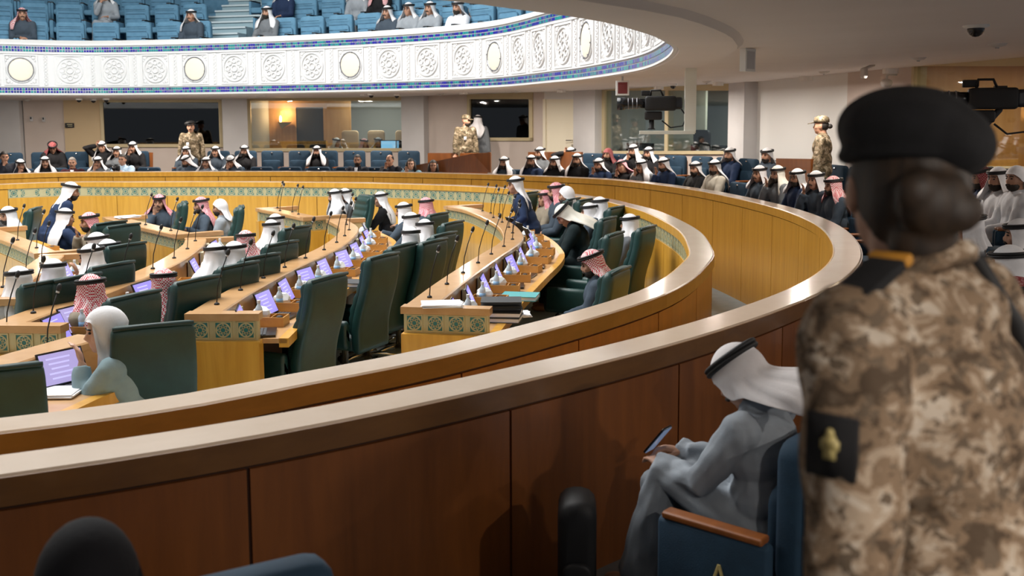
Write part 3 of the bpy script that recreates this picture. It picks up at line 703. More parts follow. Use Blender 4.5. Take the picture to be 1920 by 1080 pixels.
dress(PE, 'far middle desk', .4, .7, 2, (0, 1)); dress(PF, 'far long desk', .4, .9, 2, (0, 1)); dress(PG, 'far left desk', .4, .9, 2, (0, 1))
# the woman's laptop, papers and mics
def big_laptop(x, y, z, rz, label, P):
    tt = P.near(at(x, y, z)[:2]); o = dup(LAP, P.pt(tt, .42, z), rz-.25, label, 'laptops on the desks'); o.scale = (1.0,)*3
    for c in o.children:
        for g in c.children:
            if g.name.startswith('display'): g.data = g.data.copy(); g.data.materials[0] = MATS['screen_lilac']
    return o
fb = face(PB0, at(110, 720, .85)); fc = face(PC, at(110, 630, .85))
big_laptop(80, 722, .852, fb, 'large laptop with a lilac screen before the woman in the white headscarf', PB0)
big_laptop(106, 628, .852, fc, 'laptop with a lilac screen before the man in the khaki robe', PC)
for k, (x, y, z, lab, P) in enumerate([(100, 740, .852, 'loose white papers beside the woman in the white headscarf', PB0), (960, 592, .852, 'white papers on the near end of the outermost desk', PA), (240, 408, 1.06, 'white papers standing on the far long desk', PF), (830, 573, 1.056, 'single white paper on the ledge of the outermost desk', PA)]):
    o = papers(k); o.location = at(x, y, z); o.rotation_euler = (0, 0, face(P, o.location)+.3); tag(o, lab, 'papers')
for k, (x, y, m, lab) in enumerate([(975, 560, 'folder_teal', 'teal ring binder on the outermost desk'), (940, 600, 'folder_dark', 'stack of dark folders at the near end of the outermost desk'), (692, 465, 'folder_dark', 'dark folder on the middle desk by the man in black'), (663, 535, 'folder_dark', 'dark folder on the middle desk behind the empty chairs')]):
    o = binder(m); o.location = at(x, y, .852); o.rotation_euler = (0, 0, face(PA if x > 900 else PB2, o.location)); tag(o, lab, 'binder')
    if 'stack' in lab:
        for i in range(1, 4):
            for c in list(o.children)[:4]: e2 = c.copy(); C.objects.link(e2); e2.parent = o; e2.location.z = .042*i; e2.rotation_euler.z = .05*i
for x, y, z, rz, lab in [(12, 605, .98, .3, 'microphone leaning across the long desk at the left edge'), (88, 640, .98, .3, 'microphone leaning in front of the woman in the white headscarf'), (520, 372, 1.06, 0, 'thin microphone on the far middle desk'), (548, 380, 1.06, 0, 'second thin microphone on the far middle desk'), (905, 378, 1.06, 0, 'left of three far microphones by the man in navy'), (920, 382, 1.06, 0, 'middle of three far microphones by the man in navy'), (936, 384, 1.06, 0, 'right of three far microphones by the man in navy')]:
    put(MIC, tuple(at(x, y+18, z)), rz, lab, 'gooseneck microphones on the desks')
# ---- ceiling fittings
def soff(x, y): 
    p = wall_pt(x); d0 = ray(x, y); z = ZB+.06; q = at(x, y, z) if d0[2] > .002 else atd(x, y, 15); return q
def dome_cam(x, y, k):
    q = atd(x, y, ceil_dist(x, y-3, DOME[k][2])); root = empty('dome_camera', q, 0, DOME[k][3], 'security camera'); MB().lathe([(.06, .05), (.075, .04), (.075, 0), (.06, -.01)]).obj('housing', 'white', root, True); MB().ell((0, 0, -.012), (.05, .05, .05), 12, 8).obj('lens_dome', 'black_gloss', root, True)
DOME = [(148, 187, 22.0, 'leftmost of three small dome cameras under the balcony'), (175, 188, 22.0, 'middle of three small dome cameras under the balcony'), (199, 187, 22.0, 'right of three small dome cameras under the balcony'), (696, 178, 18.6, 'dome camera under the balcony left of the grey column'), (744, 179, 18.6, 'dome camera under the balcony just left of the grey column'), (1262, 160, 11.6, 'dome camera above the hanging television camera'), (1830, 50, 5.2, 'large dome camera on the soffit at the upper right')]
for k, d_ in enumerate(DOME): dome_cam(d_[0], d_[1], k)
for x, y, dd, lab in [(52, 188, 22, 'smoke detector under the balcony at the far left'), (826, 178, 17.5, 'smoke detector left of the pink wall'), (968, 172, 15, 'smoke detector above the dark window'), (1325, 154, 10.8, 'smoke detector above the control room window'), (1545, 136, 9, 'smoke detector near the white wall'), (1722, 110, 7.2, 'smoke detector above the beret'), (1870, 84, 6, 'sprinkler head at the upper right')]:
    q = atd(x, y, ceil_dist(x, y-2, dd)); o = empty('smoke_detector', q, 0, lab, 'detector'); MB().lathe([(.07, .03), (.085, .02), (.06, -.01), (.02, -.02)]).obj('body', 'ceil_white', o, True); MB().lathe([(.015, -.03), (.015, -.015)]).obj('sensor', 'grey_plastic', o)
for x, y, dd, rz, m, lab in [(1167, 165, 12.0, -.5, 'sign_red', 'small exit sign with a red face under the balcony'), (1402, 113, 7.6, .35, 'grey_plastic', 'small hanging exit sign seen from the side, right of the opening')]:
    q = atd(x, y, ceil_dist(x, y-22, dd)); o = empty('exit_sign', q, rz, lab, 'sign'); MB().box((0, 0, 0), (.15, .05, .17)).obj('box', 'white', o); MB().box((-.0, -.027, 0), (.11, .004, .13)).obj('face', m, o); MB().tube([(0, 0, .08), (0, 0, .17)], .012, 6).obj('rod', 'grey_plastic', o); MB().lathe([(.04, .16), (.04, .18)]).obj('ceiling_plate', 'black', o)
# television cameras
def tv_camera(q, rz, s, label):
    o = empty('television_camera', q, rz, label, 'camera'); o.scale = (s,)*3      # lens towards -x
    MB().rbox((.10, 0, 0), (.36, .14, .17), .03).obj('body', 'black', o, True)
    L = MB().tube([(-.08, 0, 0), (-.14, 0, 0), (-.15, 0, 0), (-.30, 0, 0), (-.31, 0, 0), (-.40, 0, 0)], [.055, .055, .06, .062, .075, .078], 14).obj('lens', 'black_gloss', o, True)
    for x in (-.17, -.22, -.27): MB().torus((x, 0, 0), .063, .006, 14, 4, RY(math.pi/2)).obj('focus_ring', 'steel', L)
    MB().tube([(-.02, 0, .08), (-.01, 0, .15), (.10, 0, .15), (.13, 0, .085)], .012, 6).obj('handle', 'black', o, True)
    MB().rbox((-.06, .03, .12), (.12, .06, .06), .01).obj('viewfinder', 'black', o, True); MB().rbox((.31, 0, .0), (.08, .11, .14), .02).obj('battery', 'black_gloss', o, True)
    MB().rbox((.02, 0, -.14), (.2, .1, .10), .02).obj('pan_head', 'black', o, True); MB().lathe([(.05, -.30), (.03, -.28), (.03, -.17)]).obj('pedestal', 'black', o, True)
    MB().tube([(.33, .02, -.05), (.40, .02, -.15), (.36, .02, -.26), (.22, .02, -.28), (.12, 0, -.2)], .009, 6).obj('cable', 'black', o, True); return o
dq = ceil_dist(1290, 128, 9.3);  q = atd(1222, 194, dq); rz = -YAW-.1; tv_camera(tuple(q), rz, .80*dq/9.3, 'black television camera on the white hanging bracket')
br = empty('hanging_bracket', tuple(atd(1290, 190, dq)), rz, 'white angled steel bracket hanging from the soffit', 'bracket'); br.scale = (dq/9.3,)*3
MB().box((.02, 0, .02), (.10, .13, .62)).obj('post', 'cream_steel', br); MB().box((-.19, 0, -.285), (.50, .16, .03)).obj('shelf', 'cream_steel', br); MB().box((.02, .03, .34), (.16, .2, .03)).obj('ceiling_plate', 'cream_steel', br)
q = atd(1835, 185, 9.6); tv_camera(tuple(q), rz-.2, 1.1, 'black television camera in front of the warm window at the right')
o = empty('camera_arm', tuple(atd(1850, 228, 9.6)), rz, 'curved black arm holding the right television camera', 'arm'); MB().tube([(.12, 0, .25), (.10, 0, .1), (.0, 0, -.02), (-.12, 0, -.06)], .03, 8).obj('curved_tube', 'black', o, True); MB().box((.12, .05, .28), (.08, .1, .06)).obj('mount', 'black', o)
q = atd(1620, 137, ceil_dist(1620, 122, 8.4)); o = empty('bullet_camera', q, 0, 'white bullet camera above the black beret', 'security camera'); MB().rbox((0, 0, 0), (.07, .07, .13), .03).obj('body', 'ceil_white', o, True); MB().tube([(0, 0, .05), (.1, 0, .08), (.16, 0, .10)], .02, 6).obj('bracket', 'ceil_white', o, True)
q = atd(1662, 155, ceil_dist(1662, 128, 8.0)); o = empty('pan_tilt_camera', q, 0, 'white pan and tilt camera on a bent arm above the black beret', 'security camera'); MB().lathe([(.0, -.07), (.06, -.05), (.08, 0), (.07, .03), (.03, .05)]).obj('dome', 'ceil_white', o, True); MB().tube([(0, 0, .04), (0, 0, .09), (.04, 0, .11), (.14, -.05, .11)], .018, 8).obj('arm', 'ceil_white', o, True)
# wall fittings
for x, y, lab in [(56, 223, 'left small thermostat on the pink wall'), (79, 224, 'right small thermostat on the pink wall')]:
    p = wall_pt(x); z = wall_z(x, y); o = empty('thermostat', (p[0], p[1]-.06, z), 0, lab, 'thermostat'); MB().box((0, 0, 0), (.07, .03, .11)).obj('case', 'grey_plastic', o); MB().box((-.01, -.017, .02), (.03, .006, .05)).obj('dial', 'black', o)
p = wall_pt(127); o = empty('wall_plaque', (p[0], p[1]-.08, wall_z(127, 235)), .05, 'small black plaque on the tan wall', 'plaque'); MB().box((0, 0, 0), (.20, .02, .11)).obj('board', 'black_gloss', o); MB().box((0, -.012, .02), (.12, .004, .015)).obj('line', 'gold', o); MB().box((.01, -.012, -.02), (.10, .004, .012)).obj('line', 'gold', o)
# office behind the second window
sc = room_pt(ra, .085, 1.95, 2.35); o = empty('wall_sconce', sc, room_rot(ra), 'glowing triangular wall lamp behind the second window', 'lamp')
b = MB(); b.add([(-.05, 0, 0), (.30, 0, 0), (.02, 0, -.18), (-.05, -.18, 0), (.30, -.12, 0), (.02, -.06, -.18)], [(0, 1, 2), (5, 4, 3), (0, 3, 4, 1), (1, 4, 5, 2), (2, 5, 3, 0)]); b.obj('shade', 'frame_tan', o); MB().ell((.0, -.06, .08), (.035, .035, .10), 10, 8).obj('bulb', 'lamp_warm', o, True)
l = bpy.data.lights.new('sconce_glow', 'POINT'); l.energy = 14; l.color = (1, .6, .28); l.shadow_soft_size = .08; lo = bpy.data.objects.new('sconce_glow', l); C.objects.link(lo); lo.location = (sc[0], sc[1]-.25, sc[2]+.25)
def work_chair(q, a, m, label):
    o = empty('office_chair', q, a, label, 'chair'); MB().rbox((0, -.2, .85), (.46, .08, .5), .08).obj('backrest', m, o, True); MB().rbox((0, .03, .46), (.48, .46, .08), .04).obj('seat', m, o, True); MB().lathe([(.03, .05), (.03, .45)]).obj('column', 'black', o); MB().lathe([(.26, 0), (.24, .05), (.03, .07)]).obj('base', 'black', o)
def monitor(q, a, label, m='black'):
    o = empty('monitor', q, a, label, 'monitor'); MB().box((0, 0, .27), (.5, .035, .31)).obj('panel', 'black_gloss', o); MB().box((0, -.02, .27), (.46, .004, .27)).obj('display', m, o); MB().box((0, .02, .08), (.06, .03, .16)).obj('neck', 'black', o); MB().box((0, .02, .01), (.2, .16, .015)).obj('foot', 'black', o)
def counter(R, u0, u1, v, label, m='room_warm'):
    b = MB(); o = empty('counter', (0, 0, 0), 0, label, 'counter')
    def bx(v0, v1, z0, z1, nm):
        P = [room_pt(R, u0, v0, 0), room_pt(R, u1, v0, 0), room_pt(R, u1, v1, 0), room_pt(R, u0, v1, 0)]; MB().add([(p[0], p[1], z) for z in (z0, z1) for p in P], [(3, 2, 1, 0), (4, 5, 6, 7), (0, 1, 5, 4), (1, 2, 6, 5), (2, 3, 7, 6), (3, 0, 4, 7)]).obj(nm, m, o)
    bx(v, v+.5, 1.42, 1.46, 'top'); bx(v+.42, v+.48, ZG2, 1.42, 'front')
counter(ra, .5, .99, .35, 'brown counter behind the second window'); counter(rb, .02, .98, .35, 'dark counter in the control room', 'black')
mat('chair_tan', (.50, .36, .22), .6)
for k, u in enumerate((.55, .72, .9)): work_chair(room_pt(ra, u, 1.5, ZG2+.3), room_rot(ra)+math.pi, 'chair_tan', 'tan office chair behind the second window, %s from the left' % ORD[k])
monitor(room_pt(ra, .40, .5, 1.46), room_rot(ra), 'black monitor beside the honey wood wall'); monitor(room_pt(ra, .86, .5, 1.46), room_rot(ra), 'monitor with a light blue display behind the second window', 'blue_screen'); monitor(room_pt(ra, .95, .5, 1.46), room_rot(ra), 'dark monitor at the right end of the second window')
for k, u in enumerate((.08, .17, .56, .72)): monitor(room_pt(rb, u, .5, 1.46), room_rot(rb)+(.2 if k % 2 else -.2), 'dark monitor in the control room, %s from the left' % ORD[k])
for k, u in enumerate((.36, .62, .82)): work_chair(room_pt(rb, u, 1.25, ZG2+.35), room_rot(rb)+math.pi, 'black', 'dark office chair in the control room, %s from the left' % ORD[k])
# gallery downlights
for k, th in enumerate(np.linspace(4, 176, 15)):
    p = polar(th, 11.0 if th < 80 else 10.2 if th < 118 else 13.2); z = ZB+.02
    o = empty('downlight', (p[0], p[1], z), 0, 'recessed round soffit lamp, %s going round from the far left' % ordw(k), 'lamp', 'recessed soffit lamps'); MB().lathe([(.09, .06), (.09, .0), (.075, .0), (.07, .05)]).obj('rim', 'white', o)
    l = area('downlight_glow', (p[0], p[1], z-.01), .14, 34 if th < 80 else 18 if th < 118 else 24, (1, .90, .80)); l.parent = None
# ================================================================== PEOPLE
def cloth(name, c, k=.88): mat(name, c, .85, spec=.25, build=vary(tuple(a*k for a in c), c, 14, .25, 90))
for n_, c_ in dict(robe_white=(.70, .71, .74), robe_grey=(.16, .175, .19), robe_lightgrey=(.30, .33, .36), robe_navy=(.015, .03, .075), robe_black=(.012, .012, .014), robe_khaki=(.28, .24, .18), robe_slate=(.055, .075, .10), robe_green=(.01, .02, .022), robe_cream=(.48, .45, .38), jacket_blue=(.27, .38, .42), shirt_lightblue=(.42, .56, .70), suit=(.015, .017, .025), maroon=(.05, .01, .015), blouse=(.20, .36, .46), scarf_white=(.80, .80, .82), scarf_cream=(.74, .72, .64), hijab_black=(.006, .006, .008)).items(): cloth(n_, c_)
mat('scarf_red', (.5, .1, .1), .85, build=check((.52, .03, .05), (.80, .74, .74), 85)); mat('scarf_pink', (.6, .2, .25), .85, build=check((.55, .10, .14), (.74, .50, .52), 85)); mat('scarf_darkred', (.2, .02, .02), .85, build=check((.22, .015, .02), (.34, .14, .14), 70))
mat('camo', (.3, .25, .18), .85, spec=.2, build=camo([(.07, .055, .035), (.17, .13, .08), (.32, .25, .17), (.42, .36, .27), (.12, .10, .06)], 11, (1, 1, 1.3)))
mat('skin', (.42, .22, .14), .55, build=vary((.38, .195, .12), (.46, .25, .165), 9)); mat('skin_dark', (.24, .115, .07), .55); mat('skin_light', (.55, .33, .23), .5)
mat('beard', (.02, .014, .010), .8); mat('beard_grey', (.22, .20, .18), .8); mat('hair', (.012, .009, .007), .7); mat('eye', (.02, .015, .012), .3)
HT = .125
def basis_head(yaw, pitch, roll=0): return RZ(yaw) @ RX(-pitch) @ RY(roll)
def ik(s, h, l1, l2, pole):
    s, h = Vector(s), Vector(h); d = h-s; L = min(d.length, (l1+l2)*.995); u = d.normalized(); h = s+u*L
    c = (l1*l1+L*L-l2*l2)/(2*l1*L); c = max(-1, min(1, c)); p = Vector(pole); p = (p-u*p.dot(u)).normalized()
    return s+u*(l1*c)+p*(l1*math.sqrt(max(0, 1-c*c))), h
def hand(b, w, d, up, side, s=1.0, curl=.6):
    w, d, up = Vector(w), Vector(d).normalized(), Vector(up).normalized(); x = d.cross(up).normalized()*side; up = x.cross(d)*side
    R = Matrix((x*1.0, d, up)).transposed()
    b.ell(w+d*.045*s, (.040*s, .052*s, .017*s), 10, 8, R)
    for k, (o, L) in enumerate([(-.030, .070), (-.010, .082), (.011, .077), (.030, .060)]):
        p0 = w+d*(.080*s)+x*(o*s); a1, a2 = curl*.5, curl*1.3
        p1 = p0+(d*math.cos(a1)-up*math.sin(a1))*(L*.5*s); p2 = p1+(d*math.cos(a2)-up*math.sin(a2))*(L*.5*s)
        b.tube([p0-d*.02*s, p0, p1, p2], [.0095*s, .0095*s, .0085*s, .0065*s], 7)
    p0 = w+d*.025*s-x*.03*s; b.tube([p0, p0-x*.028*s+d*.022*s-up*.006, p0-x*.034*s+d*.055*s-up*.016], [.012*s, .011*s, .008*s], 7)
ARMS = {  # hand targets relative to the chest frame (x right, y forward, z up from hip), wrist direction
    'lap': ((.10, .33, .14), (-.10, .33, .14), (-.3, 1, -.2), (.3, 1, -.2)), 'clasp': ((.045, .30, .22), (-.03, .32, .20), (-.7, .7, .1), (.7, .7, .1)),
    'desk': ((.20, .42, .36), (-.18, .42, .36), (-.3, 1, -.1), (.3, 1, -.1)), 'chin': ((.045, .17, .50), (-.10, .30, .20), (-.25, .1, 1), (.8, .6, 0)), 'chinl': ((.10, .30, .20), (-.045, .17, .50), (-.8, .6, 0), (.25, .1, 1)),
    'gesture': ((.24, .40, .32), (-.40, .32, .36), (.0, 1, .3), (-.7, .7, .3)), 'down': ((.27, .05, -.16), (-.27, .05, -.16), (0, .2, -1), (0, .2, -1)), 'head': ((.09, .10, .66), (-.10, .30, .2), (-.3, 0, 1), (.7, .7, 0)),
    'write': ((.08, .46, .30), (-.14, .42, .30), (-.5, 1, -.3), (.4, 1, -.1)), 'phone': ((.07, .40, .27), (-.06, .42, .24), (-.5, .9, .35), (.4, .9, .4)), 'camera': ((.09, .26, .46), (-.07, .28, .44), (-.5, .7, .5), (.4, .8, .3)), 'rest': ((.18, .30, .18), (-.34, .26, .14), (-.2, 1, -.1), (0, 1, -.2))}
def skeleton(pose):
    st = pose.get('stand', False); lean = pose.get('lean', .0); hz = .90 if st else .50
    dirv = Vector((0, math.sin(lean), math.cos(lean))); fwd = Vector((0, math.cos(lean), -math.sin(lean)))
    hip = Vector((0, 0, hz)); chest = hip+dirv*.34; neck = hip+dirv*.50
    tw = RZ(pose.get('twist', 0)); X = tw @ Vector((1, 0, 0)); F = tw @ fwd
    Hm = basis_head(pose.get('yaw', 0), pose.get('pitch', 0), pose.get('roll', 0))
    hb = neck+dirv*.06; head = hb+Hm @ Vector((0, .025, .085)); fr = lambda v: hip+X*v[0]+F*v[1]+dirv*v[2]
    rt, lt, rd, ld = ARMS[pose.get('arms', 'lap')]
    dd = lambda v: X*v[0]+F*v[1]+dirv*v[2]
    sh = {1: neck-dirv*.055+X*.175, -1: neck-dirv*.055-X*.175}; A = {}
    for s, T, D in ((1, rt, rd), (-1, lt, ld)):
        e, h = ik(sh[s], fr(T), .29, .255, X*(.75*s)-dirv*1.0-F*.35); A[s] = (sh[s], e, h, dd(D))
    return dict(st=st, hip=hip, chest=chest, neck=neck, dirv=dirv, F=F, X=X, Hm=Hm, hb=hb, head=head, A=A, hz=hz)
def add_head(b, S, hi=False):
    H, c = S['Hm'], S['head']; P = lambda x, y, z: c+H @ Vector((x, y, z)); n, m = (20, 14) if hi else (14, 10)
    b.ell(P(0, -.008, .02), (.076, .097, .103), n, m, H); b.ell(P(0, .022, -.055), (.058, .070, .064), n, m, H); b.ell(P(0, .060, -.098), (.028, .026, .022), 10, 8, H)
    b.tube([P(0, .086, .012), P(0, .103, -.022), P(0, .112, -.034)], [.009, .013, .012], 8); b.ell(P(0, .098, -.038), (.019, .012, .010), 8, 6, H)
    b.ell(P(0, .082, .028), (.055, .014, .012), 10, 6, H); b.ell(P(0, .084, -.066), (.024, .010, .007), 10, 6, H); b.ell(P(0, .081, -.078), (.020, .010, .008), 10, 6, H)
    for s in (-1, 1):
        b.ell(P(.046*s, .055, -.025), (.024, .028, .026), 8, 6, H); b.ell(P(.079*s, -.010, -.012), (.010, .022, .034), 8, 6, H)
    b.tube([S['neck']-S['dirv']*.04, S['hb'], P(0, -.015, -.05)], [.066, .056, .052], 12)
def build_body(pose, hi=False):
    S = skeleton(pose); b = MB(); hip, d, X, F = S['hip'], S['dirv'], S['X'], S['F']
    R = Matrix((X, F, d)).transposed()
    for h_, w_, t_, L_ in [(.02, .155, .115, .12), (.18, .145, .105, .16), (.36, .165, .108, .15), (.445, .165, .085, .055)]: b.ell(hip+d*h_, (w_, t_, L_), 14, 10, R)
    add_head(b, S, hi)
    for s in (1, -1):
        a, e, h, dr = S['A'][s]; b.ell(a, (.058, .058, .058), 10, 8); b.tube([a, a.lerp(e, .5), e, e.lerp(h, .35), h], [.054, .048, .040, .041, .027], 10); 
        hand(b, h, dr, d if abs(dr.normalized().dot(d)) < .8 else -F, s, 1.0, pose.get('curl', .6))
        hj = hip+X*(.09*s)
        if S['st']: kn, an = hj+Vector((0, .02, -.42)), hj+Vector((0, -.01, -.82))
        else:
            kn = hip+Vector((.10*s, .43, .015+pose.get('kz', 0))); an = Vector((.11*s, .44+pose.get('shin', 0), .09+pose.get('az', 0))) 
        b.tube([hj, hj.lerp(kn, .5), kn, kn.lerp(an, .35), an], [.085, .078, .056, .054, .036], 10); b.ell(an+Vector((0, .07, -.05)), (.042, .115, .04), 10, 8)
    return b, S
def build_robe(pose, kind):
    S = skeleton(pose); b = MB(); hip, d, X, F = S['hip'], S['dirv'], S['X'], S['F']; R = Matrix((X, F, d)).transposed(); g = pose.get('bulk', 1.0)
    for h_, w_, t_, L_ in [(.02, .19, .15, .15), (.16, .182, .14, .18), (.34, .198, .138, .17), (.43, .185, .105, .085)]: b.ell(hip+d*h_, (w_*g, t_*g, L_), 18, 12, R)
    b.tube([S['neck']-d*.03, S['neck']+d*.045], [.078, .066], 12)
    for s in (1, -1):
        a, e, h, dr = S['A'][s]; w = h+(e-h).normalized()*.015; b.ell(a, (.080*g, .080*g, .080*g), 12, 8)
        b.tube([a, a.lerp(e, .5), e, e.lerp(w, .5), w], [.080*g, .070*g, .062, .056, .050], 12)
        hj = hip+X*(.09*s)
        if S['st']:
            if kind == 'robe': b.tube([hj+Vector((0, 0, .05)), hj+Vector((0, .01, -.4)), hj+Vector((0, 0, -.84))], [.13, .14, .15], 12)
            else: b.tube([hj, hj+Vector((0, .02, -.42)), hj+Vector((0, -.01, -.80))], [.11, .085, .075], 12)
        else:
            kn = hip+Vector((.10*s, .43, .02+pose.get('kz', 0))); an = Vector((.11*s, .44+pose.get('shin', 0), .10+pose.get('az', 0))); k = (.112, .10, .088, .09, .095) if kind == 'robe' else (.10, .092, .075, .068, .06)
            b.tube([hj, hj.lerp(kn, .5), kn, kn.lerp(an, .45), an], k, 12)
    if not S['st'] and kind == 'robe':
        b.rbox(hip+Vector((0, .22, .01+pose.get('kz', 0)*.5)), (.20, .40, .13), .05, RX(pose.get('kz', 0)*2)); b.rbox((0, .44+pose.get('shin', 0)*.6, .30+pose.get('kz', 0)), (.22, .10, .38), .04)
    if S['st'] and kind == 'robe': b.rbox(hip+Vector((0, 0, -.40)), (.20, .22, .80), .08)
    return b, S
def remesh(b, name, voxel, smooth=2, wrinkle=0.0):
    me = b.mesh(name); o = bpy.data.objects.new(name+'_tmp', me); C.objects.link(o)
    md = o.modifiers.new('r', 'REMESH'); md.mode = 'VOXEL'; md.voxel_size = voxel
    if smooth: sm = o.modifiers.new('s', 'SMOOTH'); sm.factor = .5; sm.iterations = smooth
    dg = bpy.context.evaluated_depsgraph_get(); ev = o.evaluated_get(dg); nm = bpy.data.meshes.new_from_object(ev); nm.name = name
    bpy.data.objects.remove(o); bpy.data.meshes.remove(me)
    n = len(nm.vertices); co = np.empty(n*3); nm.vertices.foreach_get('co', co); co = co.reshape(-1, 3)
    if wrinkle:
        no = np.empty(n*3); nm.vertices.foreach_get('normal', no); no = no.reshape(-1, 3); x, y, z = co.T
        f = np.sin(38*z+9*np.sin(7*x+5*y)+3*np.sin(13*y))*.5+np.sin(55*x+24*z+6*np.sin(11*y))*.3+np.sin(70*y-31*z+5*np.sin(15*x))*.3
        co += no*(wrinkle*f)[:, None]; nm.vertices.foreach_set('co', co.ravel())
    nm.polygons.foreach_set('use_smooth', [True]*len(nm.polygons)); nm.materials.clear(); nm.materials.append(None); nm.update()
    return nm
def simple(b, name):
    me = b.mesh(name); me.polygons.foreach_set('use_smooth', [True]*len(me.polygons)); me.materials.append(None); return me
def sstep(a, b, x): t = max(0, min(1, (x-a)/(b-a))); return t*t*(3-2*t)
def scarf_mesh(style, hi=False):
    nph, nd, nl = (72, 9, 16) if hi else (40, 6, 9); rng = random.Random(style); rows = []; ph0 = rng.random()*6
    def hem(a, sgn):
        if style == 'drape': return .245*sstep(50, 70, a)+.17*sstep(105, 150, a)
        if style == 'long': return .34*sstep(50, 66, a)-.10*sstep(70, 105, a)+.20*sstep(115, 160, a)
        if style == 'back': return .10*sstep(62, 95, a)+.31*sstep(98, 140, a)
        if style == 'side': return (.33*sstep(52, 68, a) if sgn > 0 else .08*sstep(62, 92, a)+.14*sstep(85, 120, a))+.14*sstep(110, 155, a)
        if style == 'turban': return .04*sstep(65, 90, a)+.17*sstep(95, 150, a)
        return .2
    def prof(phi, u):
        deg = math.degrees(abs((phi+math.pi) % (2*math.pi)-math.pi)); sgn = 1 if math.sin(phi) > 0 else -1
        L = hem(deg, sgn); sx, cy = math.sin(phi), math.cos(phi)
        fr = sstep(75, 35, deg)
        if u <= 1:
            ang = u*(math.pi/2-.30*fr); return Vector((.094*math.sin(ang)*sx, -.006+.112*math.sin(ang)*cy, .015+.122*math.cos(ang))), L
        s = u-1; base = prof(phi, 1)[0]; dz = L*s; fl = 1+1.25*sstep(.03, .21, dz)*sstep(45, 70, deg)
        fold = 1+.10*sstep(0, .15, dz)*math.sin(9*phi+ph0)+.05*sstep(0, .2, dz)*math.sin(17*phi+2*ph0)
        p = Vector((base.x*fl*fold, base.y*(1+.5*sstep(0, .3, dz))*fold, base.z-dz))
        if cy < 0: p.y -= .05*sstep(.05, .35, dz)
        else: p.y += (.055*sstep(.10, .30, dz) if style in ('long', 'side') else 0)
        return p, L
    us = [i/nd for i in range(1, nd+1)]+[1+i/nl for i in range(1, nl+1)]
    out = [[prof(2*math.pi*j/nph, u)[0] for j in range(nph)] for u in us]
    inn = [[p*.955 if i < nd else p-Vector((p.x, p.y, 0)).normalized()*.007 for p in r] for i, r in enumerate(out)]
    b = MB(); rows = [[tuple(p) for p in r] for r in inn[::-1]]
    rows = [[tuple(Vector((0, -.006, .137)))]*nph]+[[tuple(p) for p in r] for r in out]+[[tuple(p) for p in r] for r in inn[::-1]]
    b.grid(rows, cv=True); return simple(b, 'headscarf')
def agal_mesh(hi=False):
    b = MB()
    for z in (.072, .089): b.torus((0, -.006, z), .104, .0105, 36 if hi else 22, 8 if hi else 5, RX(-.10), sy=1.16)
    v = b.v; b.v = [(x*.93, y*.985, z) for x, y, z in v]; return simple(b, 'agal')
def beard_mesh():
    b = MB(); b.ell((0, .030, -.070), (.062, .064, .058), 14, 10); b.v = [(x, y, min(z, -.045-.35*max(0, y-.05)) if y > .03 else min(z, -.02)) for x, y, z in b.v]
    b.tube([(-.034, .080, -.072), (-.018, .097, -.054), (0, .1, -.051), (.018, .097, -.054), (.034, .080, -.072)], [.006, .009, .007, .009, .006], 6); return simple(b, 'beard')
def mustache_mesh():
    b = MB(); b.tube([(-.032, .084, -.062), (-.016, .098, -.053), (0, .101, -.051), (.016, .098, -.053), (.032, .084, -.062)], [.005, .009, .007, .009, .005], 6); return simple(b, 'mustache')
def eyes_mesh():
    b = MB()
    for s in (-1, 1): b.ell((.031*s, .082, .006), (.014, .009, .008), 8, 6); b.tube([(.014*s, .094, .026), (.032*s, .092, .031), (.052*s, .077, .025)], .0055, 5)
    return simple(b, 'eyes')
def glasses_mesh():
    b = MB()
    for s in (-1, 1): b.torus((.033*s, .099, .004), .022, .0028, 14, 4, RX(math.pi/2)); b.tube([(.055*s, .098, .006), (.078*s, .0, .006)], .0028, 4)
    b.tube([(-.011, .101, .006), (.011, .101, .006)], .0028, 4); return simple(b, 'glasses')
def hair_mesh(kind='short'):
    b = MB(); rows = []
    for i in range(9):
        u = i/8; row = []
        for j in range(24):
            ph = 2*math.pi*j/24; deg = math.degrees(abs((ph+math.pi) % (2*math.pi)-math.pi)); mx = 1.05+(1.05 if kind != 'bald' else .9)*sstep(50, 110, deg); a = u*mx if kind != 'bald' else .95+u*(mx-.95)*sstep(55, 80, deg)
            row.append((.084*math.sin(a)*math.sin(ph), -.012+.107*math.sin(a)*math.cos(ph), .02+.114*math.cos(a)))
        rows.append(row)
    b.grid(rows, cv=True); n = len(b.v); b.add([(x*.9, y*.9, z*.9) for x, y, z in b.v[:n]], [f[::-1] for f in b.f[:]])
    if kind == 'long': b.tube([(0, -.07, .04), (0, -.11, -.08), (0, -.12, -.22)], [(.08, .05), (.10, .05), (.11, .03)], 12); [b.tube([(.075*s, .01, .04), (.088*s, .02, -.08), (.085*s, .04, -.2)], [.028, .034, .02], 8) for s in (-1, 1)]
    return simple(b, 'hair')
